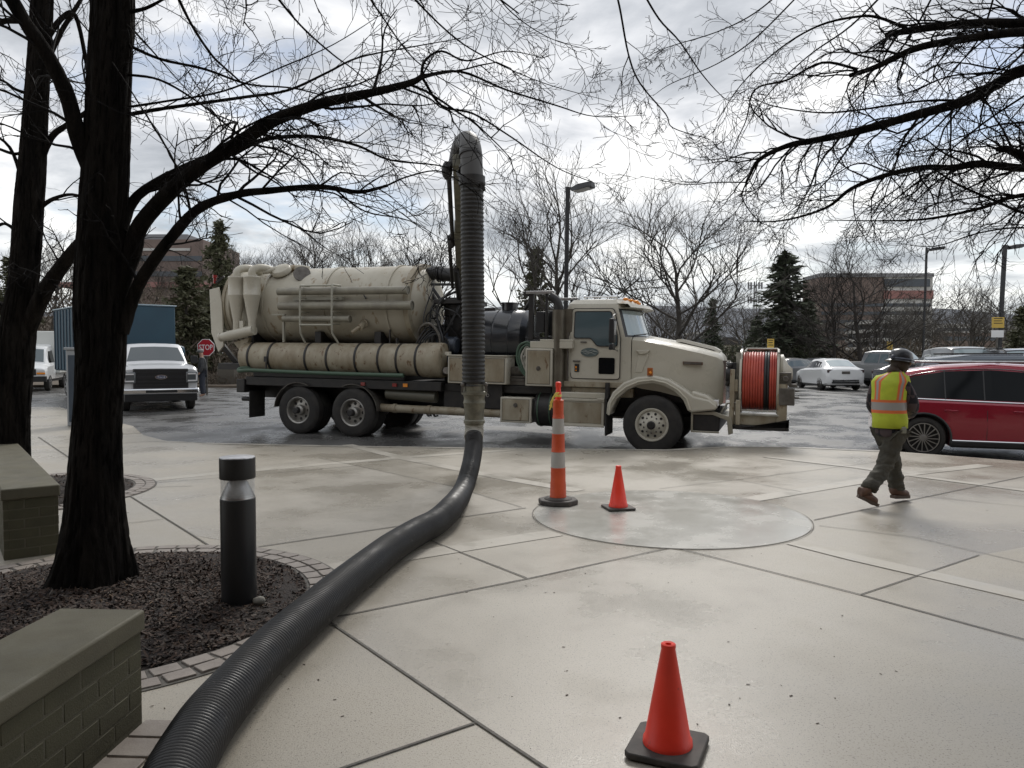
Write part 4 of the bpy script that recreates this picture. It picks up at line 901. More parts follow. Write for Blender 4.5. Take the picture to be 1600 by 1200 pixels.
# front fenders
fo = [(-.86, .70), (-.84, .92), (-.74, 1.13), (-.55, 1.31), (-.30, 1.42), (0, 1.46), (.28, 1.40), (.55, 1.24), (.74, 1.10), (1.02, 1.04), (1.16, .94), (1.13, .86), (.70, .80)]
fi = [(.64, .84), (.56, 1.02), (.40, 1.18), (.20, 1.28), (0, 1.315), (-.25, 1.28), (-.48, 1.17), (-.66, 1.0), (-.76, .80), (-.78, .70)]
for s in (-1, 1):
    m = MB(); m.prism(fo+fi, s*1.235, s*.78); FD = tp('fender', m, tan, .035, norm=True, seg=3)
    m = MB(); arc = [(-.80, .70)]+[(x*1.0, z) for x, z in [(-.77, .93), (-.67, 1.08), (-.48, 1.235), (-.25, 1.34), (0, 1.375), (.24, 1.33), (.46, 1.21), (.62, 1.05), (.69, .85)]]
    m.tube([(x, s*1.245, z) for x, z in arc], .018, 8); tp('fender_trim', m, mat('trim_tan', (.5, .47, .38), .35), parent=FD)
    m = MB(); m.box(-.74, .55, s*.50, s*.78, .95, 1.30); tp('inner_wheelhouse', m, blackm, parent=FD)
    m = MB(); m.prism([(.70, 1.20), (.98, 1.12), (1.17, .98), (1.10, .88), (.72, .95)], s*1.20, s*.72); tp('headlight_pod', m, tan, .04, parent=FD, norm=True)
    m = MB(); m.box(1.06, 1.175, s*1.12, s*.86, .93, 1.04); tp('headlight', m, lensw, .01, parent=FD)
    m = MB(); m.box(-.10, 0.0, s*1.22-.03, s*1.22+.03, 1.455, 1.60); o = tp('turn_signal', m, mat('amber_dark', (.35, .1, .02), .3), .008, parent=FD); m = MB(); m.sphere((-.04, s*1.22-.035, 1.51), .026, 8, 6); tp('signal_lamp', m, amber, parent=FD)
# side box / steps
m = MB(); m.box(-1.86, -.90, -1.18, -.70, .47, .98); m.box(-1.80, -.90, -1.10, -.7, .98, 1.10); SB = tp('step_box', m, tan, .02)
m = MB(); m.box(-1.86, -.90, -1.21, -1.175, .94, .985); m.box(-1.86, -.9, -1.21, -1.175, .45, .49); m.box(-1.04, -.9, -1.23, -1.1, .975, 1.0); tp('step_tread', m, steel if 0 else tan, .006, parent=SB)
m = MB(); m.box(-1.80, -.96, -1.19, -1.17, .52, .91); tp('box_door', m, tandirty, .008, parent=SB)
m = MB(); m.box(-.88, -.855, -1.22, -.6, .30, 1.02); m.box(-.89, -.83, -1.2, -.7, 1.0, 1.3); tp('front_mudflap', m, rubber)
m = MB(); m.box(-1.86, -.9, .7, 1.18, .47, 1.1); m.box(-4.1, -2.2, .7, 1.2, .5, 1.7); m.cyl((-9.3, .9, 1.66), (-4.4, .9, 1.66), .33, 32); tp('far_side_tanks', m, tan, .02)
# front bumper with hose reel
m = MB(); m.box(.72, 1.20, -1.12, 1.12, .47, .80); BP = tp('bumper', m, blackm, .02)
m = MB(); m.box(.70, .735, -1.16, -1.10, .44, .82); m.box(.72, 1.2, -1.16, -1.1, .44, .47); m.prism([(.72, .80), (1.10, .83), (1.40, .74), (1.44, .45), (1.36, .42), (1.33, .68), (1.08, .77), (.72, .765)], -1.16, -1.05); m.box(.9, 1.45, -1.0, 1.0, .70, .74); tp('bumper_trim', m, mat('bumper_tan', (.30, .28, .22), .4, .3), .008, parent=BP, norm=True)
m = MB(); m.tube([(1.2, -.95, .78), (1.32, -.95, .98), (1.5, -.95, .98)], .02, 8); tp('handrail', m, cuffm, parent=BP)
m = MB(); m.box(1.42, 2.38, -1.05, .9, .52, .60); m.prism([(1.4, .60), (1.5, .52), (2.3, .52), (2.37, .68), (2.37, .60)], -1.07, -1.0); RB = tp('reel_platform', m, blackm, .01, norm=True)
m = MB(); m.box(1.36, 2.34, -1.0, -.6, .60, .78); m.box(1.36, 1.44, -1.05, -.9, .6, 1.6); m.box(1.47, 1.55, -1.08, -.98, .6, 1.05); m.box(1.36, 1.5, -1.02, -.9, 1.2, 1.42); m.box(2.17, 2.34, -1.02, -.9, .6, 1.55); m.box(1.36, 1.44, .4, .55, .6, 1.5); m.box(2.2, 2.34, .4, .55, .6, 1.5); tp('reel_frame', m, tandirty, .012)
RC = (0, -.46, 1.38)
for x in (1.535, 2.175):
    m = MB(); m.lathex([(.56, x-.012), (.595, x-.02), (.60, x), (.595, x+.02), (.56, x+.012)], RC, 48, False, False, axis='x'); m.lathex([(.02, x-.008), (.57, x-.008), (.57, x+.008), (.02, x+.008)], RC, 48, False, False, axis='x'); tp('reel_flange', m, tan, norm=True)
for x0, x1, mm, nm in ((1.56, 1.935, redhose, 'red_hose_coil'), (1.935, 2.03, plastb, 'black_hose_coil'), (2.03, 2.155, redhose, 'red_hose_coil')):
    m = MB(); n = round((x1-x0)/.047); pr = [(.40, x0)]
    for k in range(n):
        for j in range(7):
            a = math.pi*(j+.5)/7; pr.append((.525+.024*math.sin(a)-.004*(k % 3), x0+(k+.5-.5*math.cos(a))*(x1-x0)/n))
    pr.append((.40, x1)); m.lathex(pr, RC, 64, False, False, axis='x'); tp(nm, m, mm, norm=True, ang=80)
m = MB(); m.tube([(1.6, RC[1]-.45, 1.92), (1.62, RC[1], 1.975), (2.16, RC[1], 1.975), (2.18, RC[1]-.45, 1.9)], .02, 8); m.box(1.45, 1.53, -.9, -.8, .6, 1.9); m.tube([(1.55, -1.04, .80), (2.2, -1.04, .79)], .022, 8); m.tube([(1.56, -1.0, .87), (2.2, -1.0, .86)], .014, 8); tp('reel_guard', m, cuffm)
m = MB(); m.lathex([(.02, 2.19), (.30, 2.19), (.36, 2.21), (.36, 2.26), (.18, 2.34), (.1, 2.42), (.02, 2.43)], (0, -.46, 1.52), 32, axis='x'); tp('reel_cover', m, tanold, norm=True)
m = MB(); m.box(2.20, 2.46, -1.05, -.75, .98, 1.28); m.box(2.18, 2.40, -1.02, -.8, 1.34, 1.56); m.box(2.36, 2.50, -1.0, -.85, 1.30, 1.36); m.box(2.46, 2.54, -.96, -.92, 1.1, 1.13); m.box(2.46, 2.53, -.96, -.92, 1.22, 1.25); m.cyl((2.3, -1.06, 1.45), (2.3, -1.0, 1.45), .05); tp('control_box', m, dullst, .012)
m = MB(); m.cyl((1.28, -.9, 1.50), (1.45, -.9, 1.50), .13, 20); m.sphere((1.36, -.9, 1.66), .07); m.tube([(1.3, -.9, 1.3), (1.36, -.95, 1.42)], .04, 8); tp('reel_motor', m, blackm)
m = MB(); m.box(1.60, 1.66, -.99, -.93, 1.93, 1.99) if 0 else m.box(1.40, 1.46, -.99, -.93, 1.60, 1.72); tp('reel_lamp', m, plastb)
# boom: arm swung out over the forecourt (world space, parented with the truck)
Wd = Matrix.LocRotScale(TR.location, TR.rotation_euler, None); Wi = Wd.inverted()
def wl(p): return Wi @ Vector(p)
A0 = Wd @ Vector((-4.30, -.1, 3.05)); B0 = P(716, 250, 10.35)
m = MB(); m.T = Wi; d = (B0-A0).normalized()
m.bar(A0, A0.lerp(B0, .62), .20, .24); m.bar(A0.lerp(B0, .60), B0, .15, .18); m.bar(A0+Vector((.12, 0, -.12)), A0.lerp(B0, .9)+Vector((.1, 0, -.12)), .05, .05)
BM = tp('boom_arm', m, coupl, .01)
m = MB(); m.T = Wi; u = Vector((0, 0, 1)); sd_ = Vector((-1, .0, 0))
for a, b, o_ in ((.1, .55, .2), (.5, .98, .14)): m.cyl(A0.lerp(B0, a)+sd_*o_, A0.lerp(B0, b)+sd_*o_, .035, 10)
for k in (.52, .95): m.sphere(A0.lerp(B0, k)+sd_*.16, .13, 12, 8, .6, 1, 1)
m.cyl(A0+sd_*.05+Vector((0, 0, -.2)), A0.lerp(B0, .35)+sd_*.1+Vector((0, 0, -.15)), .06, 12); tp('boom_cylinder', m, blackm)

# ------------------------------------------------ boom hose (hangs from the boom) and hose on the ground
HS = empty('vacuum_hose', G(705, 812), 0, 'thick ribbed hose hanging from the truck boom and snaking across the pavement', 'hose')
Th = Matrix.Translation(-HS.location)
def ribbed(pts, r, pitch, amp, n, flat=.5, wob=0):
    """corrugated tube"""
    ps = resample(catmull(pts, 14), pitch/4); m = MB(); m.T = Th; k = len(ps)
    m.tube(ps, [r(i/(k-1))+amp*(0, .75, 1, .55)[i % 4] if callable(r) else r+amp*(0, .75, 1, .55)[i % 4] for i in range(k)], n); return m
top = [P(716, 262, 10.75), P(722, 232, 10.62), P(731, 222, 10.38), P(736, 240, 10.18), P(737.5, 285, 10.10)]
m = MB(); m.T = Th; m.tube(catmull(top, 6), [.15, .15]+[.148]*23, 24); m.build('boom_elbow', mat('elbow_grey_rubber', (.075, .073, .07), .5, .1), HS)
m = MB(); m.T = Th
for y, r in ((242, .158), (262, .158)): a = P(735.5, y, 10.17); m.cyl(a, a+Vector((.0, -.01, -.03)), r, 24)
m.cyl(P(737.5, 276, 10.1), P(737.5, 290, 10.1), .175, 24); m.bar(P(752, 285, 9.98), P(757, 298, 9.98), .04); m.bar(P(716, 268, 10.2), P(722, 280, 10.1), .05); m.build('hose_clamp', blackm, HS)
ribbed([P(737.5, 283, 10.1), P(738, 380, 10.1), P(739.5, 500, 10.1), P(740, 604, 10.1)], .145, .056, .012, 28).build('upper_hose', hoseup, HS, ang=70)
def zP(y): return P(741, y, 10.1)
m = MB(); m.T = Th; pr = [(600, .150), (611, .150), (612, .172), (616, .172), (617, .150), (622, .138), (626, .142), (629, .150), (632, .142), (645, .130), (655, .128), (657, .142), (661, .142), (662, .128), (664, .125)]
m.tube([zP(y) for y, r in pr], [r for y, r in pr], 28); CP = m.build('coupling', coupl, HS, ang=30)
m = MB(); m.T = Th
for s in (-1, 1): a = P(741+s*18, 601, 10.0); m.sphere(a, .03, 8, 6); m.bar(a, P(741+s*19, 613, 10.0), .03)
m.build('cam_lever', dullst, CP)
ribbed([zP(662), zP(672), P(740, 684, 10.0)], .118, .035, .010, 24).build('hose_cuff', cuffm, HS, ang=70)
def gp(x, y, zc=.128):
    g = G(x, y, zc); return g
low = [P(740.5, 680, 10.02), P(740, 700, 9.85), P(735, 730, 9.45), P(724, 765, 8.85), Vector((*gp(706, 794).xy, .14)), gp(682, 815), gp(650, 832), gp(610, 857), gp(570, 888), gp(530, 920), gp(490, 955), gp(450, 990), gp(408, 1030), gp(368, 1075), gp(328, 1123), gp(298, 1170), gp(272, 1220), gp(255, 1270), gp(240, 1340)]
ribbed(low, lambda t: .109*(1+.03*noise.noise(Vector((t*14, 0, 3)))), .022, .0085, 28).build('ground_hose', hoselow, HS, ang=80)

# ------------------------------------------------ bollard light, rock
g = G(374, 950); BO = empty('bollard_light', g, 0, 'round black bollard light with a clear band standing in the mulch beside the hose', 'bollard')
m = MB(); m.lathe([(.105, 0), (.107, .02), (.107, .700), (.103, .705), (.02, .705)], 40); m.build('post', bollm, BO)
m = MB(); m.lathe([(.104, .700), (.104, .712), (.062, .80), (.040, .835), (.04, .84)], 40, (0, 0, 0), False, False); m.build('reflector_cone', steel, BO)
m = MB(); m.lathe([(.1035, .70), (.1035, .832), (.098, .832), (.098, .70)], 40, (0, 0, 0), False, False); m.build('lens', mat('bollard_lens', (.75, .77, .77), .12, alpha=.22), BO)
m = MB(); m.lathe([(.04, .828), (.1065, .828), (.1085, .832), (.1085, .955), (.1085, .956), (.104, .958)], 40, (0, 0, 0), True, False); m.build('cap', bollm, BO)
m = MB(); m.lathe([(.1075, .957), (.106, .962), (.1, .964), (.01, .964)], 40, (0, 0, 0), False, True); m.build('cap_top', bolltop, BO)
def rock(px, py, r, lab, sc=(1, 1, .8)):
    g = G(px, py); m = MB(); m.sphere((0, 0, r*.4), r, 14, 9, *sc)
    for v in m.v: v *= 1+.22*noise.noise(v*14+Vector((px, 0, 0)))
    o = m.build('rock', rockm); o.location = g+Vector((0, 0, .04)); tag(o, lab, 'rock')
rock(405, 953, .042, 'pale round rock in the mulch touching the foot of the bollard', (1, .8, .75))

# ------------------------------------------------ cones
def cone(px, py, h, rb, rt, label, rot=0):
    g = G(px, py); o = empty('traffic_cone', g+Vector((0, 0, .008)), rot, label, 'traffic cone', 'small orange cones')
    b = MB(); s = rb*1.58; b.prismz([(-s, -s*.86), (-s*.86, -s), (s*.86, -s), (s, -s*.86), (s, s*.86), (s*.86, s), (-s*.86, s), (-s, s*.86)], 0, .026); b.build('base', conebase, o, bev=.006, seg=2)
    c = MB(); c.lathe([(rb+.008, .024), (rb+.006, .045), (rb, .05), (rt+.004, h-.022), (rt+.006, h-.018), (rt+.005, h-.004), (rt-.002, h), (rt-.012, h-.004), (rt-.008, h-.12)], 44, (0, 0, 0), False, True); c.build('body', conem, o, ang=50)
    return o
cone(1043, 1173, .435, .092, .024, 'orange cone in the foreground at the bottom edge of the photo', R(-24))
cone(966, 796, .45, .092, .024, 'orange cone standing on the round concrete slab beside the striped delineator', R(12))
g = G(872, 788); DL = empty('delineator', g+Vector((0, 0, .008)), R(8), 'tall faded orange and white striped delineator with a flat black base on the round slab', 'delineator')
m = MB(); m.prismz([(.225*math.cos(t*math.pi/4+.39), .225*math.sin(t*math.pi/4+.39)) for t in range(8)], 0, .055); m.lathe([(.16, .055), (.13, .075), (.1, .078)], 24); m.build('base', conebase, DL, bev=.012)
m = MB(); seg_ = [(.092, .07, 0), (.092, .09, 0), (.089, .095, 0), (.086, .235, 0), (.083, .245, 0), (.080, .40, 0), (.084, .405, 0), (.080, .41, 1), (.075, .585, 1), (.079, .59, 0), (.074, .60, 0), (.069, .78, 0), (.074, .785, 0), (.068, .79, 1), (.063, .96, 1), (.067, .965, 0), (.063, .97, 0), (.058, 1.02, 0), (.058, 1.15, 0), (.062, 1.155, 0), (.062, 1.165, 0), (.035, 1.175, 0)]
n = 32; 
for i, (r, z, c) in enumerate(seg_):
    for k in range(n): m.addv((r*math.cos(2*math.pi*k/n), r*math.sin(2*math.pi*k/n), z))
for i in range(len(seg_)-1):
    m.cur = 1 if seg_[i][2] and seg_[i+1][2] else 0
    for k in range(n): a, b = i*n+k, i*n+(k+1) % n; m.face((a, b, b+n, a+n))
m.build('body', [conem2, reflw], DL)
m = MB(); m.lathe([(.035, 1.165), (.034, 1.25), (.027, 1.26), (.027, 1.31), (.031, 1.32), (.031, 1.36), (.02, 1.37), (.01, 1.372)], 24); m.build('handle', conem, DL)
m = MB(); rt = random.Random(9)
for k in range(7):
    a = rt.uniform(0, 6.28); m.tube(catmull([(0, -.05, 1.25), (-.04-.02*rt.random(), -.07, 1.22+.03*rt.random()), (-.07-.03*rt.random(), -.06, 1.15+.05*rt.random()), (-.08-.03*rt.random(), -.05, 1.04+.1*rt.random())], 4), .006, 5)
m.lathe([(.034, 1.2), (.037, 1.205), (.037, 1.225), (.034, 1.23)], 16, (0, 0, 0), False, False); m.build('tape_knot', yellowm, DL); DL.scale = (.97, .97, .955)

# ------------------------------------------------ people
def person_main():
    Y = 8.0; root = empty('person', (P(1385, 790, 8.0).x, 8.0, 0), 0, 'person in lime vest, plaid shirt and black hard hat walking over the pavement', 'person'); T0 = Matrix.Translation(-root.location)
    def q(x, y, Y_): return T0 @ P(x, y, Y_)
    pel, spn, che, nek, hd0, hd1, hd2 = q(1391, 672, 8.05), q(1390, 640, 8.03), q(1391, 610, 8.03), q(1400, 588, 8.06), q(1403, 580, 8.09), q(1408, 568, 8.13), q(1408, 556, 8.14)
    sl, sr = q(1369, 600, 8.14), q(1415, 602, 7.97)
    el, wl_, hl = q(1362, 634, 8.22), q(1374, 650, 8.40), q(1385, 652, 8.46)
    er, wr, hr_ = q(1427, 634, 7.98), q(1422, 650, 8.20), q(1414, 653, 8.28)
    hipl, hipr = q(1383, 680, 8.13), q(1399, 681, 8.0)
    knr, anr, tor = q(1383, 728, 7.98), q(1356, 768, 7.84), q(1370, 788, 7.86)
    knl, anl, tol = q(1397, 727, 8.26), q(1401, 768, 8.24), q(1416, 776, 8.32)
    V = [pel, spn, che, nek, hd0, hd1, hd2, sl, el, wl_, hl, sr, er, wr, hr_, hipl, knl, anl, tol, hipr, knr, anr, tor]
    E = [(0,1),(1,2),(2,3),(3,4),(4,5),(5,6),(2,7),(7,8),(8,9),(9,10),(2,11),(11,12),(12,13),(13,14),(0,15),(15,16),(16,17),(17,18),(0,19),(19,20),(20,21),(21,22)]
    RR = [.06, .08, .10, .055, .06, .085, .075, .06, .045, .03, .028, .06, .045, .03, .028, .045, .04, .03, .025, .045, .04, .03, .025]
    skin('body', V, E, RR, skinm, root)
    # fingers on each hand
    for h, wv in ((hr_, wr), (hl, wl_)):
        d = (h-wv).normalized(); s = d.cross(Vector((0, 0, 1))).normalized(); up = s.cross(d)
        vs = [h]; es = []; rr = [.028]
        for k in range(4):
            b = h+d*.03+up*(.03-.02*k); vs += [b, b+d*.035-s*.012, b+d*.045-s*.035]; i = len(vs)-3; es += [(0, i), (i, i+1), (i+1, i+2)]; rr += [.010, .009, .008]
        b = h+up*.03; vs += [b+up*.015, b+up*.035+d*.02]; i = len(vs)-2; es += [(0, i), (i, i+1)]; rr += [.012, .009]
        skin('hand', vs, es, rr, skinm, root, 1)
    # shirt: sleeves + torso
    hem1 = q(1388, 686, 8.06)
    V = [spn, che, nek+Vector((0, 0, -.03)), sl, (sl+el)/2, el, (el+wl_)/2, wl_, sr, (sr+er)/2, er, (er+wr)/2, wr, pel+Vector((0, 0, .02)), hem1]
    E = [(0,1),(1,2),(1,3),(3,4),(4,5),(5,6),(6,7),(1,8),(8,9),(9,10),(10,11),(11,12),(0,13),(13,14)]
    skin('plaid_shirt', V, E, [.135, .135, .065, .082, .075, .066, .060, .046, .082, .078, .068, .062, .046, .158, .155], shirtm, root)
    # trousers
    mr = (hipr+knr)/2; ml = (hipl+knl)/2
    V = [pel, hipl, ml, knl, (knl+anl)/2, anl+Vector((0, 0, .05)), anl, hipr, mr, knr, (knr+anr)/2+Vector((-.01, 0, .0)), anr+Vector((.02, 0, .05)), anr]
    E = [(0,1),(1,2),(2,3),(3,4),(4,5),(5,6),(0,7),(7,8),(8,9),(9,10),(10,11),(11,12)]
    o = skin('trousers', V, E, [.125, .112, .104, .086, .082, .088, .080, .112, .106, .088, .084, .090, .082], trousm, root, 3)
    for v in o.data.vertices: v.co += v.normal*(.020*noise.noise(Vector((v.co.x*8, v.co.y*8, v.co.z*20)))+.010*noise.noise(Vector((v.co.x*20, v.co.y*14, v.co.z*45))))
    # vest
    yaw = math.atan2(.87, .5); fx = Vector((.5, .87, 0)); fy = Vector((-.87, .5, 0)); m = MB()
    rows = [(668, .172, .150, 0), (655, .172, .148, 0), (645, .170, .146, 0), (640, .168, .145, 0), (636, .168, .145, 0), (628, .168, .145, 0), (624, .168, .146, 0), (612, .172, .145, 0), (602, .180, .140, 0), (596, .186, .132, 0), (590, .158, .112, 0), (585, .110, .085, 0), (581, .072, .068, 0)]
    n = 40; cs = {668: 1390, 655: 1390, 645: 1389, 640: 1389, 636: 1389, 628: 1389, 624: 1389, 612: 1390, 602: 1391, 596: 1392, 590: 1394, 585: 1397, 581: 1400}
    for y, a, b, _ in rows:
        c = q(cs[y], y, 8.04)
        for k in range(n):
            t = 2*math.pi*k/n; rr = 1+.06*noise.noise(Vector((k*.55, y*.05, 0)))+.03*noise.noise(Vector((k*1.3, y*.12, 4))); m.addv(c+fy*(a*rr*math.cos(t))+fx*(b*rr*math.sin(t))+Vector((0, 0, .02*math.cos(2*t) if y == 590 else 0)))
    for i in range(len(rows)-1):
        for k in range(n):
            t = (k+.5)/n*360; back = 180 < t < 360; c = 0
            y = rows[i][0]
            if y == 645 or y == 628: c = 1
            elif y in (640, 636): c = 2
            elif y < 628:
                for c0 in (228, 312, 50, 130):
                    if abs(t-c0) < 5: c = 2
                    elif abs(t-c0) < 14: c = 1
            m.cur = c; a, b = i*n+k, i*n+(k+1) % n; m.face((a, b, b+n, a+n))
    o = m.build('safety_vest', [vesty, vesto, vests], root, ang=80, norm=True); so_ = o.modifiers.new('thick', 'SOLIDIFY'); so_.thickness = .008
    m = MB(); m.T = T0; m.obox(P(1411, 672, 7.9), (1, 0, 0), (0, 1, 0), (0, 0, 1), .03, .02, .035); m.build('tool_pouch', mat('pouch', (.25, .25, .2), .7), root, bev=.01)
    # head details
    hc = q(1407, 567, 8.12); face = Vector((.62, .70, -.32)).normalized()
    m = MB(); m.sphere(hc+Vector((-.012, -.012, -.02)), .098, 18, 12, .95, 1.02, 1.1); m.sphere(q(1396, 580, 8.05), .055, 12, 8, 1.2, 1, 1.1); o = m.build('hair', hairm, root)
    m = MB(); s_ = face.cross(Vector((0, 0, 1))).normalized(); m.tube([hc+face*.08+Vector((0, 0, .01)), hc+face*.115+Vector((0, 0, -.015)), hc+face*.09+Vector((0, 0, -.03))], [.010, .016, .012], 8); m.sphere(hc+face*.06+Vector((0, 0, -.03)), .062, 12, 8); m.sphere(hc+s_*.09+face*.01, .022, 8, 6, .5, 1, 1.4); m.build('face', skinm, root)
    m = MB()
    for s in (-1, 1): m.sphere(hc+face*.098+s_*.03*s+Vector((0, 0, .018)), .010, 8, 6)
    m.build('eye', plastb, root)
    m = MB(); M4 = (Matrix.Translation(q(1407, 562, 8.12)) @ Vector((0, 0, 1)).rotation_difference(Vector((.16, .05, 1))).to_matrix().to_4x4()); m.T = M4
    m.lathe([(.150, -.03), (.152, -.026), (.122, -.005), (.121, .03), (.112, .07), (.085, .100), (.045, .117), (.01, .12)], 30, (0, 0, 0), False, True)
    for v in m.v: pass
    m.tube([(-.12, 0, .03), (-.07, 0, .098), (0, 0, .125), (.07, 0, .098), (.12, 0, .03)], .013, 6); o = m.build('hard_hat', hatm, root); o.modifiers.new('thick', 'SOLIDIFY').thickness = .006
    m = MB(); m.T = M4; m.tube([(-.10, -.066, .0), (-.03, -.122, -.0), (.05, -.118, 0), (.11, -.06, 0)], .012, 6); m.sphere((-.11, -.055, .01), .025, 8, 6); m.build('hat_band', mat('band_grey', (.09, .10, .13), .4), root)
    # boots
    for an, heel, toe, ball in ((anr, q(1341, 777, 7.84), q(1371, 791, 7.80), q(1362, 786, 7.81)), (anl, q(1396, 778, 8.18), q(1419, 777, 8.26), q(1412, 777, 8.24))):
        o = skin('boot', [an+Vector((0, 0, .07)), an, heel+Vector((0, 0, .045)), (heel+ball)/2+Vector((0, 0, .05)), ball+Vector((0, 0, .035)), toe+Vector((0, 0, .03))], [(0, 1), (1, 2), (1, 3), (3, 4), (4, 5)], [.066, .064, .056, .058, .056, .046], bootm, root)
        m = MB(); dd = (toe-heel).normalized(); ss = dd.cross(Vector((0, 0, 1))).normalized(); uu = ss.cross(dd); L_ = (toe-heel).length+.05; c = (heel+toe)/2
        pol = [(-L_/2, -.035), (-L_/2+.03, -.042), (L_*.2, -.05), (L_/2-.03, -.04), (L_/2, 0), (L_/2-.03, .04), (L_*.2, .05), (-L_/2+.03, .042), (-L_/2, .035)]
        b = len(m.v)
        for h_ in (-.004, .028):
            for x, y in pol: m.addv(c+dd*x*.9+ss*y*1.05+uu*h_)
        k = len(pol); m.face(range(k)); m.face(range(2*k-1, k-1, -1))
        for i in range(k): j = (i+1) % k; m.face((i, j, k+j, k+i))
        m.build('sole', solem, o, norm=True)
    return root
person_main()
def person_far(x, y, z):
    root = empty('person', (x, y, z), R(200), 'person in dark jacket and pale cap standing between the silver pickup and the stop sign', 'person')
    V = [(0,0,.95), (0,0,1.15), (.02,0,1.38), (.03,0,1.5), (.04,0,1.6), (.05,0,1.7), (0,.2,1.42), (0,.27,1.15), (.1,.24,.92), (.14,.22,.85), (0,-.2,1.42), (-.02,-.28,1.15), (.06,-.26,.92), (.08,-.25,.85), (0,.1,.9), (.03,.12,.5), (0,.12,.1), (.12,.13,.04), (0,-.1,.9), (.0,-.12,.5), (-.05,-.12,.1), (.07,-.13,.04)]
    E = [(0,1),(1,2),(2,3),(3,4),(4,5),(2,6),(6,7),(7,8),(8,9),(2,10),(10,11),(11,12),(12,13),(0,14),(14,15),(15,16),(16,17),(0,18),(18,19),(19,20),(20,21)]
    skin('body', V, E, [.12,.12,.12,.06,.08,.08,.06,.045,.035,.035,.06,.045,.035,.035,.08,.06,.045,.04,.08,.06,.045,.04], skinm, root)
    jk = mat('jacket_dark', (.02, .022, .026), .8, col2=(.10, .10, .10), nscale=6, namt=.7)
    skin('jacket', V[:4]+V[6:9]+V[10:13]+[V[0]], [(0,1),(1,2),(2,3),(2,4),(4,5),(5,6),(2,7),(7,8),(8,9)], [.19,.18,.16,.08,.09,.075,.065,.09,.075,.065,.1], jk, root)
    skin('trousers', [V[0], V[14], V[15], V[16], V[18], V[19], V[20]], [(0,1),(1,2),(2,3),(0,4),(4,5),(5,6)], [.15,.12,.095,.085,.12,.095,.085], mat('jeans_dark', (.03, .035, .05), .8), root)
    m = MB(); m.sphere((.05, 0, 1.74), .11, 14, 8, 1, 1, .75); m.box(.1, .22, -.07, .07, 1.72, 1.735); m.build('cap', mat('cap_grey', (.25, .24, .23), .7), root)
gz = Vector((-11.68, 28.5, .02)); person_far(gz.x, gz.y, .02)

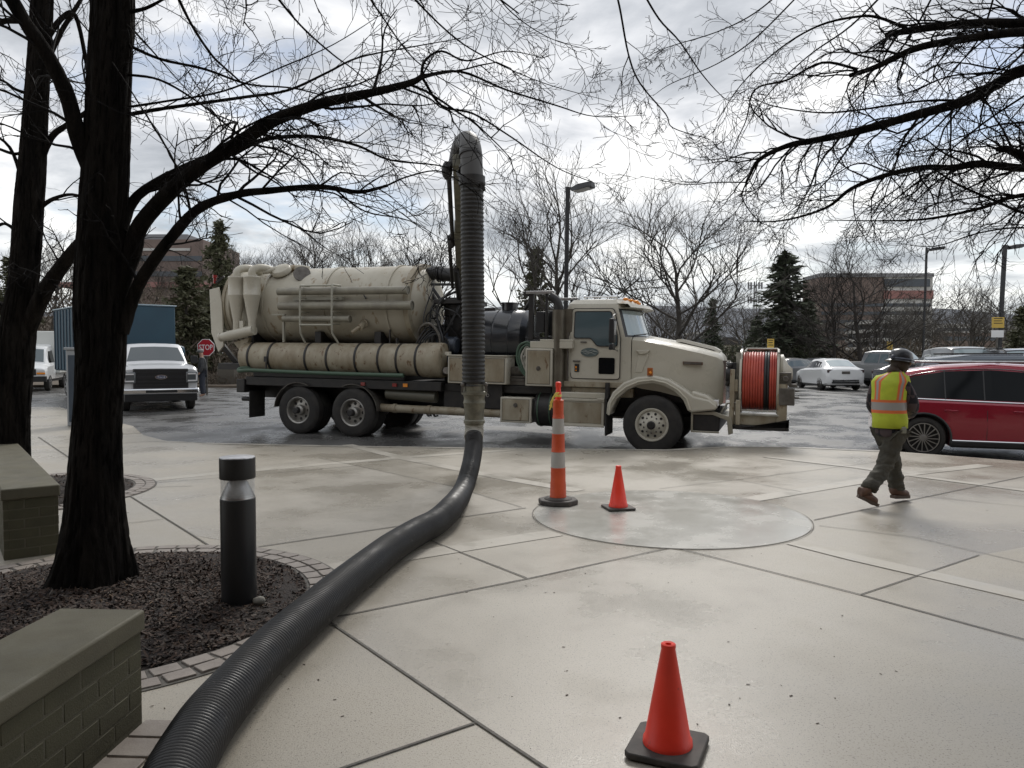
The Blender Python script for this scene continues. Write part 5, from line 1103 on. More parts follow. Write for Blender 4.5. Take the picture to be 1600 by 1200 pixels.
# ------------------------------------------------ vehicles
def lerp_tab(tab, x, c):
    if x <= tab[0][0]: return tab[0][c]
    for a, b in zip(tab, tab[1:]):
        if x <= b[0]: t = (x-a[0])/(b[0]-a[0]); return a[c]*(1-t)+b[c]*t
    return tab[-1][c]
def vehicle(name, sp, loc, rz, label, cat, group=None):
    """sp['st']: stations (x, half width, z bottom, z belt, z top, half width at top), rear to front"""
    root = empty(name, loc, rz, label, cat, group); st = sp['st']; paint = sp['paint']
    def sec(s):
        x, w_, zb, zs, zt, wt = s; zm = zb+(zs-zb)*.55; cr = .02
        h = [(0, zb), (w_*.86, zb), (w_*.97, zb+.07), (w_, zm), (w_*.985, zs-.04), (w_*.955, zs), (wt+(w_*.955-wt)*.04, zt-.05 if zt-zs > .1 else zs+(zt-zs)*.6), (wt*.93, zt-.012), (wt*.5, zt+cr*.6), (0, zt+cr)]
        return [Vector((x, y, z)) for y, z in h]+[Vector((x, -y, z)) for y, z in h[-2:0:-1]]
    m = MB(); xs_ = []; fine = []
    for a, b in zip(st, st[1:]):
        k = max(1, int((b[0]-a[0])/.25))
        for i in range(k): t = i/k; fine.append(tuple(a[j]*(1-t)+b[j]*t for j in range(6)))
    fine.append(st[-1])
    m.rings([sec(s) for s in fine]); body = m.build('body', paint, root, norm=True, smooth=True, ang=32)
    wr = sp['wr']; W = sp['st'][len(st)//2][1]
    cut = MB()
    for x in sp['ax']: cut.cyl((x, -2, wr*1.0), (x, 2, wr*1.0), wr*1.14, 28)
    co = cut.build('cut', paint, None, norm=True, smooth=False)
    bm_ = body.modifiers.new('b', 'BOOLEAN'); bm_.operation = 'DIFFERENCE'; bm_.object = co; bm_.solver = 'EXACT'; bake(body)
    bpy.data.objects.remove(co)
    body.data.shade_smooth(); body.data.set_sharp_from_angle(angle=R(30))
    m = MB(); m.box(st[0][0]+.25, st[-1][0]-.25, -W+.28, W-.28, sp['st'][2][2]-.02, sp['st'][2][3]-.12); m.box(sp['ax'][0]+wr*1.2, sp['ax'][1]-wr*1.2, -W+.06, W-.06, sp['st'][2][2]-.05, sp['st'][2][2]+.05); m.build('underbody', plastb, root)
    for x in sp['ax']:
        for s in (-1, 1): wheel(root, x, s*(W-.015), wr, .23, wr*sp.get('rim', .64), sp.get('rimm', steel), s, spokes=sp.get('spokes', 5))
    def sy(x, z, off):
        zs, zt, w_, wt = [lerp_tab(fine, x, c) for c in (3, 4, 1, 5)]; a, b = w_*.955, wt+(w_*.955-wt)*.04; zt2 = zt-.05 if zt-zs > .1 else zs+(zt-zs)*.6
        if z <= zs: zb = lerp_tab(fine, x, 2); t = (z-zb)/(zs-zb); return (w_*(.97+.03*min(1, t/.55)) if t < .93 else a)+off
        t = min(1, (z-zs)/max(.01, zt2-zs)); return a+(b-a)*t+off
    def side(nm, poly, mt, off=.006, both=True, parent=None):
        r_ = None
        for s in ((-1, 1) if both else (-1,)):
            q = MB(); P2 = []; n0 = len(poly)
            for i in range(n0):
                a, b = poly[i], poly[(i+1) % n0]; k = max(1, int(math.hypot(b[0]-a[0], b[1]-a[1])/.2))
                for j in range(k): P2.append((a[0]+(b[0]-a[0])*j/k, a[1]+(b[1]-a[1])*j/k))
            # slice into vertical strips so that the patch follows the body
            x0, x1 = min(p[0] for p in poly), max(p[0] for p in poly); ns = max(1, int((x1-x0)/.12))
            def span(x):
                ys_ = []
                for i in range(n0):
                    a, b = poly[i], poly[(i+1) % n0]
                    if (a[0]-x)*(b[0]-x) <= 0 and abs(a[0]-b[0]) > 1e-6: t = (x-a[0])/(b[0]-a[0]); ys_.append(a[1]+(b[1]-a[1])*t)
                return (min(ys_), max(ys_)) if ys_ else (0, 0)
            xsl = sorted(set([x0+1e-4, x1-1e-4]+[x0+(x1-x0)*i/ns for i in range(1, ns)]+[p[0] for p in poly if x0+1e-3 < p[0] < x1-1e-3])); rings = []
            for x in xsl:
                lo, hi = span(x); rings.append([Vector((x, s*sy(x, lo+(hi-lo)*t, off), lo+(hi-lo)*t)) for t in (0, .25, .5, .75, 1)])
            q.rings(rings, False, False, False); r_ = q.build(nm, mt, parent or root, ang=60)
        return r_
    def topp(nm, x0, w0, x1, w1, mt, off=.008, nx=6, parent=None):
        q = MB(); rings = []
        for i in range(nx+1):
            t = i/nx; x = x0+(x1-x0)*t; w_ = w0+(w1-w0)*t; zt = lerp_tab(fine, x, 4); wt = lerp_tab(fine, x, 5); rr = []
            for u in (-1, -.5, 0, .5, 1):
                y = u*w_; ay = abs(y)/wt; z = zt+(.02*(1-ay/.5*.4) if ay < .5 else (.012-.024*(ay-.5)/.43)); rr.append(Vector((x, y, z+off)))
            rings.append(rr)
        q.rings(rings, False, False, False); return q.build(nm, mt, parent or root, ang=60)
    root_api = dict(root=root, body=body, side=side, top=topp, sy=sy, W=W)
    for poly in sp.get('win', ()): side('side_window', poly, sp.get('glass', glassd), .007)
    for a in sp.get('ws', ()): topp(a[0], *a[1:5], a[5], .009)
    for nm, x0, x1, y0, y1, z0, z1, mt in sp.get('box', ()):
        for s in (-1, 1):
            q = MB(); q.box(x0, x1, s*y0, s*y1, z0, z1); q.build(nm, mt, root, bev=.015, norm=True)
            if y0 < 0: break
    for nm, poly, mt in sp.get('pan', ()): side(nm, poly, mt, .009)
    return root_api
# red crossover on the right
red = dict(paint=redpaint, wr=.37, ax=(-1.36, 1.36), rim=.70, spokes=16, rimm=steel, glass=glassd,
    st=[(-2.14, .62, .42, .92, .96, .50), (-2.10, .80, .30, .98, 1.05, .60), (-1.98, .90, .26, 1.02, 1.30, .60), (-1.70, .935, .26, 1.045, 1.54, .62), (-1.1, .955, .24, 1.035, 1.645, .66), (-.3, .96, .24, 1.01, 1.69, .68), (.4, .96, .24, .985, 1.66, .67), (.75, .955, .24, .975, 1.56, .65), (1.35, .95, .26, .97, 1.09, .70), (1.9, .92, .28, .92, 1.02, .72), (2.2, .85, .32, .82, .90, .70), (2.32, .7, .40, .70, .76, .6)],
    win=[[(-1.98, 1.14), (-1.85, 1.09), (-1.0, 1.07), (.70, 1.02), (1.02, 1.03), (.55, 1.40), (.2, 1.54), (-.3, 1.575), (-1.0, 1.55), (-1.5, 1.46), (-1.8, 1.32)]],
    ws=[('windshield', 1.30, .66, .80, .58, glassd), ('rear_window', -2.05, .52, -1.78, .54, glassd)],
    box=[('roof_rail', -1.4, .6, .60, .64, 1.70, 1.735, steel), ('tail_light', -2.13, -1.98, .5, .80, .92, 1.0, redlens), ('mirror', .72, .92, .98, 1.18, 1.02, 1.16, redpaint)])
A = vehicle('parked_car', red, (0, 0, 0), 0, 'dark red crossover with multi spoke wheels beside the walking person', 'car')
rc = A['root']
for nm, pts, r in (('chrome_strip', [(-2.0, 1.085), (-1.0, 1.045), (.72, .995), (1.02, 1.005)], .014), ('chrome_strip', [(-1.98, 1.15), (-1.8, 1.34), (-1.5, 1.48), (-1.0, 1.57), (-.3, 1.595), (.2, 1.56), (.56, 1.42)], .010), ('chrome_strip', [(-.92, .335), (.95, .33)], .014)):
    for s in (-1, 1):
        m = MB(); m.tube([(x, s*A['sy'](x, z, .008), z) for x, z in catmull([Vector((x, z, 0)) for x, z in pts], 6) for x, z in [(x, z)]] if 0 else [(v.x, s*A['sy'](v.x, v.y, .008), v.y) for v in catmull([Vector((x, z, 0)) for x, z in pts], 6)], r, 6); m.build(nm, chrome, rc)
for s in (-1, 1):
    for x in (-.95, .10):
        m = MB(); m.tube([(x-.09, s*A['sy'](x, .86, .004), .865), (x-.07, s*A['sy'](x, .86, .035), .87), (x+.10, s*A['sy'](x, .86, .035), .865), (x+.12, s*A['sy'](x, .86, .004), .86)], .012, 8); m.build('door_handle', redpaint, rc)
    for xx, zz in ((-.42, 1.05), (-1.02, 1.06)):
        m = MB(); m.tube([(xx-.0, s*A['sy'](xx, z, .010), z) for z in (1.05, 1.2, 1.35, 1.5, 1.56)], .012, 6); m.build('window_pillar', plastb, rc)
    for x in (-.38, .72):
        m = MB(); m.tube([(x, s*A['sy'](x, z, -.0025), z) for z in (.36, .5, .7, .85, .98)], .004, 4); m.build('door_seam', plastb, rc)
    m = MB(); m.tube([(-1.36+.435*math.cos(a), s*.945, .37+.435*math.sin(a)) for a in [k*math.pi/16 for k in range(-1, 18)]], .022, 6); m.tube([(1.36+.435*math.cos(a), s*.945, .37+.435*math.sin(a)) for a in [k*math.pi/16 for k in range(-1, 18)]], .022, 6); m.build('arch_trim', plastb, rc)
    m = MB(); m.box(-.95, .95, s*.90, s*.955, .24, .32); m.build('sill_trim', plastb, rc, bev=.01)
ry = R(-21); cw = (7.35, 13.45); rc.rotation_euler = (0, 0, ry); ox = -1.36; oy = -.94
rc.location = (cw[0]-(ox*math.cos(ry)-oy*math.sin(ry)), cw[1]-(ox*math.sin(ry)+oy*math.cos(ry)), road_z(13.5)+.01)
# silver pickup facing the camera on the left
pk = dict(paint=silverp, wr=.42, ax=(-1.95, 1.95), rim=.58, spokes=8, glass=glassd,
    st=[(-3.05, .96, .55, 1.30, 1.34, .90), (-2.9, 1.0, .5, 1.36, 1.40, .93), (-1.0, 1.0, .45, 1.36, 1.40, .93), (-.95, 1.0, .45, 1.30, 1.92, .74), (-.6, 1.0, .45, 1.30, 1.98, .76), (.55, 1.0, .45, 1.28, 1.97, .76), (.8, 1.0, .45, 1.27, 1.92, .75), (1.45, 1.0, .45, 1.30, 1.38, .86), (2.4, 1.0, .48, 1.28, 1.35, .88), (2.75, .99, .5, 1.25, 1.31, .88), (2.86, .96, .55, 1.18, 1.22, .86)],
    win=[[(-.85, 1.36), (.05, 1.35), (.05, 1.80), (-.7, 1.84)], [(.13, 1.35), (1.1, 1.34), (.75, 1.72), (.55, 1.80), (.13, 1.80)]],
    ws=[('windshield', 1.38, .80, .88, .66, mat('windshield_sky', (.05, .065, .07), .04, spec=.8, coat=.6))], box=[('mirror', .95, 1.05, 1.02, 1.22, 1.36, 1.60, plastb)])
ga = G(255, 640, .0); fw = Vector((.50, -.87))
def place_v(api, px, py, ang_vec, front):  # front/near point of the car at ground pixel
    pass
B = vehicle('pickup_truck', pk, (0, 0, 0), 0, 'silver pickup with a black grille facing the viewpoint beside the nearest tree trunk', 'pickup truck')
b = B['root']
m = MB(); m.box(2.78, 2.91, -.72, .72, .66, 1.23); GR = m.build('grille', plastb, b, bev=.02)
m = MB()
for z in (.76, .86, 1.13): m.box(2.905, 2.925, -.64, .64, z-.02, z+.02)
m.box(2.905, 2.925, -.64, .64, .955, 1.025); m.build('grille_bar', mat('grille_grey', (.035, .035, .038), .3, .3), GR)
m = MB(); m.lathex([(.02, 0), (.155, 0), (.155, .02), (.02, .02)], (0, 0, 0), 32, axis='x'); m.v = [Vector((v.x+2.915, v.y, v.z*.40+.99)) for v in m.v]; eo = m.build('emblem', chrome, GR)
m = MB(); m.lathex([(.02, 0), (.135, 0), (.135, .006), (.02, .006)], (0, 0, 0), 32, axis='x'); m.v = [Vector((v.x+2.935, v.y, v.z*.36+.99)) for v in m.v]; m.build('emblem_field', mat('emblem_blue', (.015, .03, .09), .3), eo)
text('Ford', .085, lensw, eo, (2.943, 0, .99), (R(90), 0, R(90)), 'emblem_lettering', .001, 0, 1.2)
for s in (-1, 1):
    m = MB(); m.box(2.60, 2.93, s*.655, s*.985, .82, 1.14); h = m.build('headlight', mat('headlight_glass', (.09, .10, .105), .08, spec=.8, coat=.6), b, bev=.03, norm=True)
    m = MB(); m.box(2.925, 2.94, s*.70, s*.96, 1.06, 1.10); m.box(2.925, 2.94, s*.92, s*.96, .86, 1.10); m.box(2.925, 2.94, s*.70, s*.96, .86, .90); m.build('headlight_lamp', lensw, h)
m = MB(); m.box(2.80, 3.02, -1.0, 1.0, .50, .67); m.build('bumper', chrome, b, bev=.04)
m = MB(); m.box(2.97, 3.025, -.42, .42, .54, .63); m.box(2.80, 2.98, -.95, .95, .30, .50); m.build('lower_valance', plastb, b, bev=.02)
ang = math.atan2(fw.y, fw.x); b.rotation_euler = (0, 0, ang); fp = Vector((P(252, 600, 21.6).x, 21.6)); b.location = (fp.x-2.9*math.cos(ang), fp.y-2.9*math.sin(ang), road_z(22))
# parked cars on the right
def car(spec, paint, px, py, Yw, ang, label, cat='car', name='parked_car', dxl=0, **k):
    s = dict(spec); s['paint'] = paint; s.update(k); a = vehicle(name, s, (P(px, py, Yw).x, Yw, road_z(Yw)+.005), R(ang), label, cat, 'cars in the parking lot')
    return a
coupe = dict(wr=.33, ax=(-1.3, 1.3), rim=.68, spokes=10, rimm=dullst,
    st=[(-2.12, .72, .40, .86, .92, .62), (-2.02, .84, .26, .95, 1.0, .66), (-1.75, .88, .22, .98, 1.05, .68), (-1.0, .89, .2, .96, 1.36, .58), (-.4, .89, .2, .94, 1.42, .60), (.2, .89, .2, .93, 1.40, .60), (.5, .89, .2, .92, 1.33, .58), (1.15, .88, .2, .90, .97, .66), (1.8, .85, .24, .78, .84, .66), (2.1, .7, .32, .66, .7, .56)],
    win=[[(-1.35, 1.02), (.0, .99), (.85, .98), (.35, 1.26), (-.4, 1.32), (-1.0, 1.26)]],
    ws=[('windshield', 1.10, .62, .55, .52, glassl), ('rear_window', -1.72, .56, -1.08, .50, glassl)],
    box=[('tail_light', -2.11, -1.95, .48, .80, .80, .93, mat('tail_dark', (.05, .03, .03), .2)), ('license_plate', -2.14, -2.09, -.18, .18, .74, .86, dullst), ('bumper_insert', -2.12, -1.98, -.6, .6, .32, .50, plastb)])
car(coupe, whitep, 1293, 600, 35.6, 88, 'white coupe with its tail to the road, right of the hose reel')
pick2 = dict(wr=.38, ax=(-1.75, 1.75), rim=.6, spokes=6,
    st=[(-2.80, .88, .50, 1.12, 1.16, .82), (-2.65, .93, .42, 1.20, 1.24, .86), (-.95, .93, .4, 1.20, 1.24, .86), (-.9, .93, .4, 1.16, 1.74, .66), (-.5, .93, .4, 1.16, 1.80, .68), (.45, .93, .4, 1.14, 1.79, .68), (.7, .93, .4, 1.12, 1.74, .67), (1.3, .93, .4, 1.10, 1.17, .78), (2.3, .92, .42, 1.02, 1.08, .78), (2.62, .84, .46, .92, .98, .74), (2.7, .76, .5, .8, .86, .68)],
    win=[[(-.78, 1.22), (.0, 1.2), (.0, 1.62), (-.6, 1.66)], [(.08, 1.2), (1.0, 1.18), (.62, 1.56), (.4, 1.63), (.08, 1.63)]],
    ws=[('windshield', 1.24, .70, .76, .60, glassl), ('bed_cover', -2.6, .78, -1.0, .78, plastb)], box=[('headlight', 2.5, 2.69, .5, .82, .78, .92, lensw), ('bumper', 2.55, 2.8, -.9, .9, .42, .62, silverp), ('mirror', .8, .95, .95, 1.15, 1.16, 1.36, plastb)])
car(pick2, mat('grey_silver_paint', (.17, .175, .18), .3, .4, coat=.6), 1390, 600, 36.5, -64, 'grey pickup with a silver hood parked behind the head of the walking person', 'pickup truck', 'pickup_truck', glass=glassm)
suv = dict(wr=.37, ax=(-1.4, 1.4), rim=.62, spokes=6,
    st=[(-2.3, .88, .4, 1.05, 1.5, .66), (-2.2, .93, .34, 1.10, 1.72, .72), (-1.0, .95, .3, 1.10, 1.82, .74), (.3, .95, .3, 1.08, 1.82, .74), (.7, .95, .3, 1.06, 1.76, .72), (1.15, .94, .3, 1.05, 1.14, .78), (2.0, .93, .34, 1.0, 1.08, .80), (2.3, .86, .4, .9, .97, .76), (2.4, .78, .46, .8, .86, .7)],
    win=[[(-2.0, 1.18), (-1.1, 1.16), (-1.1, 1.64), (-1.9, 1.60)], [(-1.02, 1.16), (-.1, 1.15), (-.1, 1.66), (-1.02, 1.65)], [(-.02, 1.15), (.92, 1.13), (.6, 1.58), (.4, 1.65), (-.02, 1.66)]],
    ws=[('windshield', 1.10, .74, .74, .66, glassl)], box=[('headlight', 2.25, 2.4, .5, .82, .80, .95, lensw), ('grille', 2.33, 2.42, -.48, .48, .74, .95, plastb), ('roof_rail', -1.8, .3, .64, .68, 1.82, 1.87, plastb), ('mirror', .75, .9, .97, 1.17, 1.10, 1.3, plastb)])
car(suv, greyp, 1503, 600, 32, -98, 'silver sport utility vehicle facing the road, its windshield above the red car', glass=glassm, st=[(a, b, c, d, e+.10 if 1.4 < e else e+.02, f) for a, b, c, d, e, f in suv['st']])
car(coupe, blackp, 1456, 600, 31.0, -50, 'low black car squeezed between the grey pickup and the silver sport utility vehicle', glass=glassd)
car(suv, blackp, 1590, 600, 29.5, -104, 'black sport utility vehicle at the right edge behind the red car', glass=glassm)
car(suv, mat('blue_silver_paint', (.14, .16, .185), .25, .4, coat=.7), 1570, 600, 22.5, -20, 'pale blue grey car with black roof rails directly behind the roof of the red car', glass=glassd, st=[(a, b, c, d*.97, e-.20 if e > 1.4 else e, f) for a, b, c, d, e, f in suv['st']], win=[[(-2.0, 1.12), (-1.1, 1.12), (-1.1, 1.46), (-1.85, 1.42)], [(-1.02, 1.12), (.8, 1.10), (.5, 1.44), (.3, 1.48), (-1.02, 1.47)]], box=[('roof_rail', -1.8, .3, .64, .68, 1.62, 1.67, plastb)])
car(coupe, greyp, 1228, 600, 41, 205, 'silver sedan seen between the hose reel and the white coupe', glass=glassm)
car(coupe, blackp, 1270, 600, 45, 150, 'black sedan parked in the row behind the white coupe', glass=glassm)
car(pick2, whitep, 338, 600, 56, 178, 'white pickup far behind the stop sign', 'pickup truck', 'pickup_truck', glass=glassd)
# cutaway van with box
van = dict(wr=.36, ax=(-2.3, 1.3), rim=.6, spokes=6, st=[(-3.2, .95, .45, 1.2, 2.2, .9), (-.2, .98, .45, 1.2, 2.22, .9), (.1, .98, .45, 1.2, 2.05, .78), (.6, .98, .45, 1.18, 2.0, .76), (.85, .98, .45, 1.15, 1.92, .74), (1.45, .96, .45, 1.12, 1.22, .78), (2.0, .94, .45, 1.02, 1.08, .8), (2.15, .9, .5, .95, 1.0, .78)],
    win=[[(.1, 1.26), (1.15, 1.24), (.8, 1.75), (.1, 1.8)]], ws=[('windshield', 1.40, .72, .92, .66, glassm)],
    box=[('headlight', 2.05, 2.18, .58, .88, .84, .96, lensw), ('turn_signal', 2.08, 2.19, .58, .9, .74, .82, amber), ('grille', 2.08, 2.17, -.56, .56, .70, .97, plastb), ('bumper', 2.05, 2.3, -.95, .95, .42, .66, plastb)])
V_ = car(van, whitep, 50, 600, 34.5, -68, 'white box van at the left edge seen between the two tree trunks', 'van', 'box_van')
m = MB(); m.box(-3.4, .05, -1.12, 1.12, .75, 2.68); m.build('cargo_box', mat('box_white', (.62, .63, .6), .4), V_['root'], bev=.04)
# blue box truck
BT = empty('box_truck', (-13.48, 26.6, .02), R(-46), 'teal blue box truck rising behind the silver pickup', 'truck')
m = MB(); m.box(-4.6, 1.0, -1.25, 1.25, 1.0, 3.30); m.build('cargo_box', bluep, BT, bev=.05)
m = MB(); m.box(-4.66, 1.04, -1.29, 1.29, 3.28, 3.33); m.build('box_rim', mat('rim_pale_blue', (.25, .33, .38), .4), BT, bev=.02)
m = MB(); [m.box(-4.5+.42*k, -4.46+.42*k, -1.28, -1.25, 1.05, 3.25) for k in range(13)]; m.build('box_ribs', blueg, BT)
m = MB(); m.box(1.05, 2.6, -1.0, 1.0, .7, 1.9); m.build('cab', bluep, BT, bev=.12); m = MB(); m.box(-5.0, 2.5, -.5, .5, .6, .95); m.build('chassis_frame', blackm, BT)
for x in (-3.6, 1.7):
    for s in (-1, 1): wheel(BT, x, s*1.1, .45, .28, .26, steel, s, spokes=6)
UT = empty('utility_cabinet', (P(110, 600, 17.2).x+.37, 17.2, 0), R(8), 'grey metal utility cabinet mostly hidden behind the nearest tree trunk', 'cabinet')
m = MB(); m.box(-.35, .35, -.2, .2, 0, 1.72); m.build('housing', utilg, UT, bev=.02); m = MB(); m.box(-.38, .38, -.23, .23, 1.72, 1.78); m.build('lid', utilg, UT, bev=.01); m = MB(); m.box(-.3, .3, -.212, -.2, .1, 1.6); m.build('door', blueg, UT)

# ------------------------------------------------ lamps and signs
def lamp(px, Y, h, lean, armd, label, head=(.62, .34, .16), w_=.065):
    o = empty('lamp_post', (P(px, 600, Y).x, Y, 0 if Y > 20 else 0), 0, label, 'street lamp', 'parking lot lamp posts')
    m = MB(); m.box(-.25, .25, -.25, .25, 0, .5); m.build('footing', concrete_band, o, bev=.03)
    m = MB(); t = Vector((lean*h, 0, h)); m.bar((0, 0, .4), t, w_*2, w_*2, (0, 1, 0)); m.build('pole', polem, o, bev=.01)
    m = MB(); d = Vector(armd).normalized(); s = Vector((-d.y, d.x, 0)); u = Vector((0, 0, 1)); a = t+Vector((0, 0, -.05)); m.bar(a, a+d*.18, .06); c = a+d*(.16+head[0]/2)
    tilt = (d+Vector((0, 0, .14))).normalized(); u2 = s.cross(tilt)*-1
    b = len(m.v)
    for (k, hh, ww) in ((-1, .55, .75), (-.3, 1, 1), (1, .8, .95)):
        for p, q_ in ((-1, -1), (1, -1), (1, 1), (-1, 1)): m.addv(c+tilt*(head[0]/2*k)+s*(p*head[1]/2*ww*(.75 if q_ > 0 else 1))+Vector((0, 0, 1))*(q_*head[2]/2*hh))
    for i in (0, 4):
        for j in range(4): k = (j+1) % 4; m.face((b+i+j, b+i+k, b+i+4+k, b+i+4+j))
    m.face((b+3, b+2, b+1, b)); m.face((b+8, b+9, b+10, b+11)); m.build('lamp_head', polem, o, norm=True, smooth=False)
    m = MB(); m.obox(c+Vector((0, 0, -head[2]/2*.95)), tilt, s, Vector((0, 0, 1)), head[0]*.36, head[1]*.38, .012); m.build('lens', mat('lamp_lens', (.5, .5, .48), .3), o)
    return o
lamp(882, 22, 6.45, .012, (1, -.55, 0), 'black lamp post rising behind the truck cab', (.62, .42, .17), .06)
lamp(1558, 30, 5.95, .03, (1, .2, 0), 'black lamp post near the right edge carrying a yellow and white sign')
lamp(1441, 46, 8.1, .012, (1, 0, 0), 'slender lamp post in front of the pale hospital building', (.9, .4, .18), .055)
def sign(px, Y, py, wd, h, m_, label, post_px=0, lines=3, z0=0):
    p = P(px, py, Y); o = empty('parking_sign', (p.x, Y, z0), 0, label, 'sign'); zc = p.z-z0
    m = MB(); m.box(-.025, .025, 0, .05, 0, zc+h/2); m.build('post', dullst, o)
    m = MB(); m.box(-wd/2, wd/2, -.03, 0, zc-h/2, zc+h/2); pn = m.build('panel', m_, o, bev=.004)
    m = MB(); [m.box(-wd*.36, wd*(.36-.08*(k % 2)), -.034, -.03, zc+h*.34-k*h*.22, zc+h*.34-k*h*.22+h*.07) for k in range(lines)]; m.build('lettering', blackm, pn)
sign(1559, 29.85, 504, .48, .42, signy, 'yellow sign panel fixed to the lamp post near the right edge')
o = MB(); p = P(1559, 520, 29.8); o.box(p.x-.24, p.x+.24, 29.80, 29.83, p.z-.18, p.z+.10); ob = o.build('parking_sign', signw, bev=.004); tag(ob, 'white lower sign panel below the yellow one on the right lamp post', 'sign')
sign(1204, 36, 538, .32, .52, signy, 'small yellow sign on a post seen above the hose reel'); sign(1390, 48, 540, .36, .5, signy, 'small yellow sign behind the grey pickup', lines=2)
# stop sign
p = P(322, 543, 30); SS = empty('stop_sign', (p.x, 30, .02), 0, 'red octagonal stop sign beside the rear end of the vacuum truck', 'stop sign')
m = MB(); r = .36; oc = [(r*math.cos(R(22.5+45*k)), r*math.sin(R(22.5+45*k))+p.z-.02) for k in range(8)]; m.prism(oc, -.02, 0); pn = m.build('panel', signw, SS)
m = MB(); r = .335; oc = [(r*math.cos(R(22.5+45*k)), r*math.sin(R(22.5+45*k))+p.z-.02) for k in range(8)]; m.prism(oc, -.024, -.019); m.build('red_field', stopred, pn)
text('STOP', .29, signw, pn, (0, -.027, p.z-.02), (R(90), 0, 0), 'lettering', .001, .003, .78)
m = MB(); m.box(-.03, .03, .0, .05, 0, p.z-.3); m.build('post', dullst, SS)
m = MB(); g = G(358, 600, .02); m.box(-.42, .42, -.3, .3, 0, 1.05); o = m.build('planter_box', mat('planter_brown', (.085, .075, .06), .8), bev=.03); o.location = (P(356, 600, 38).x, 38, 0); tag(o, 'dark brown square block behind the rear of the vacuum truck', 'planter')
m = MB(); m.prismz([(-26, 37), (-13.5, 36.6), (-9, 36.9), (-6, 40), (-6, 46), (-26, 46)], 0, .14); tag(m.build('planting_island', woodsm, bev=.03), kind='structure')

# ------------------------------------------------ buildings far away
def building(name, x, y, z, w_, d_, h, rz, floors, label, wallm, bands):
    o = empty(name, (x, y, z), rz, label, 'building')
    MB().box(-w_/2, w_/2, -d_/2, d_/2, 0, h).build('wall', wallm, o)
    for nm, z0, z1, mm in bands: MB().box(-w_/2-.06, w_/2+.06, -d_/2-.06, d_/2+.06, z0, z1).build(nm, mm, o)
    MB().box(-w_/2-.15, w_/2+.15, -d_/2-.15, d_/2+.15, h, h+.5).build('roof', bgrey, o)
    return o
def far(px, py, Y): return P(px, py, Y)
Yb = 190; s_ = Yb/FPX
def zz(py, Y): return P(800, py, Y).z
zb = -6
hb = empty('hospital_building', (P(1368, 555, Yb).x, Yb, zb), 0, 'pale multi storey building with a red band beyond the parking lot on the right', 'building')
wl0 = (1455-1280)/2*s_
def hbx(nm, px0, px1, py0, py1, mm, dep=10, pr=0): x0, x1 = [P(p, 555, Yb).x-hb.location.x for p in (px0, px1)]; MB().box(x0, x1, -pr, dep, zz(py1, Yb)-zb, zz(py0, Yb)-zb).build(nm, mm, hb)
hbx('wall', 1380, 1455, 433, 620, bpale); hbx('wall', 1279, 1380, 430, 620, bbrick, 11)
hbx('glass_band', 1379, 1450, 436, 448, bdark, 9, .3); hbx('red_band', 1379, 1456, 454, 467, bred, 9, .25); hbx('roof_band', 1278, 1456, 427, 433, bgrey, 10.5, .35)
for k in range(5): hbx('window_band', 1282, 1452, 474+k*13, 479+k*13, bdark, 9, .2)
for k in range(5): hbx('spandrel', 1375, 1454, 480+k*13, 486+k*13, bpale, 9, .32)
pg = empty('parking_structure', (P(1405, 555, 150).x, 150, -5), 0, 'open parking structure with pale decks in front of the hospital building', 'parking structure')
for k, py in enumerate((500, 514, 528, 542)): a = P(1362, py, 150); b_ = P(1458, py+5, 150); MB().box(a.x-pg.location.x, b_.x-pg.location.x, 0, 12, b_.z+5, a.z+5).build('deck', bpale, pg)
for k in range(7): x = P(1364+k*15, 555, 150).x-pg.location.x; MB().box(x-.25, x+.25, .5, 1, 0, P(0, 500, 150).z+5).build('column', bgrey, pg)
MB().box(P(1364, 555, 150).x-pg.location.x, P(1456, 555, 150).x-pg.location.x, 9, 11.5, 0, P(0, 500, 150).z+4.7).build('wall', bdark, pg)
Yl = 105; lb = empty('brick_office_building', (P(262, 555, Yl).x, Yl, 3), 0, 'brown brick office block behind the bare woods on the left', 'building')
def lbx(nm, px0, px1, py0, py1, mm, dep=14, pr=0): x0, x1 = [P(p, 555, Yl).x-lb.location.x for p in (px0, px1)]; MB().box(x0, x1, -pr, dep, zz(py1, Yl)-3, zz(py0, Yl)-3).build(nm, mm, lb)
lbx('wall', 198, 320, 374, 560, bbrick); lbx('wall', 216, 296, 366, 374, bgrey, 12); lbx('window_band', 200, 300, 388, 392, bpale, 13, .15); lbx('window_band', 200, 318, 400, 408, bdark, 13, .12); lbx('window_band', 200, 318, 424, 432, bdark, 13, .12); lbx('red_band', 95, 322, 441, 449, bred, 13, .3)
yh = empty('cream_house', (P(1135, 555, 160).x, 160, P(0, 556, 160).z), 0, 'small cream house with a dark roof glimpsed above the hood of the truck', 'house')
MB().box(-2.6, 2.6, -2, 2, 0, 2.3).build('wall', cream, yh)
m = MB(); m.prism([(-2.9, 2.3), (2.9, 2.3), (1.2, 3.9), (-1.2, 3.9)], -2.3, 2.3); m.build('roof', roofm, yh, norm=True)
for k in range(4): MB().box(-2.1+k*1.2, -1.5+k*1.2, -2.05, -1.98, .8, 1.8).build('window', bdark, yh)
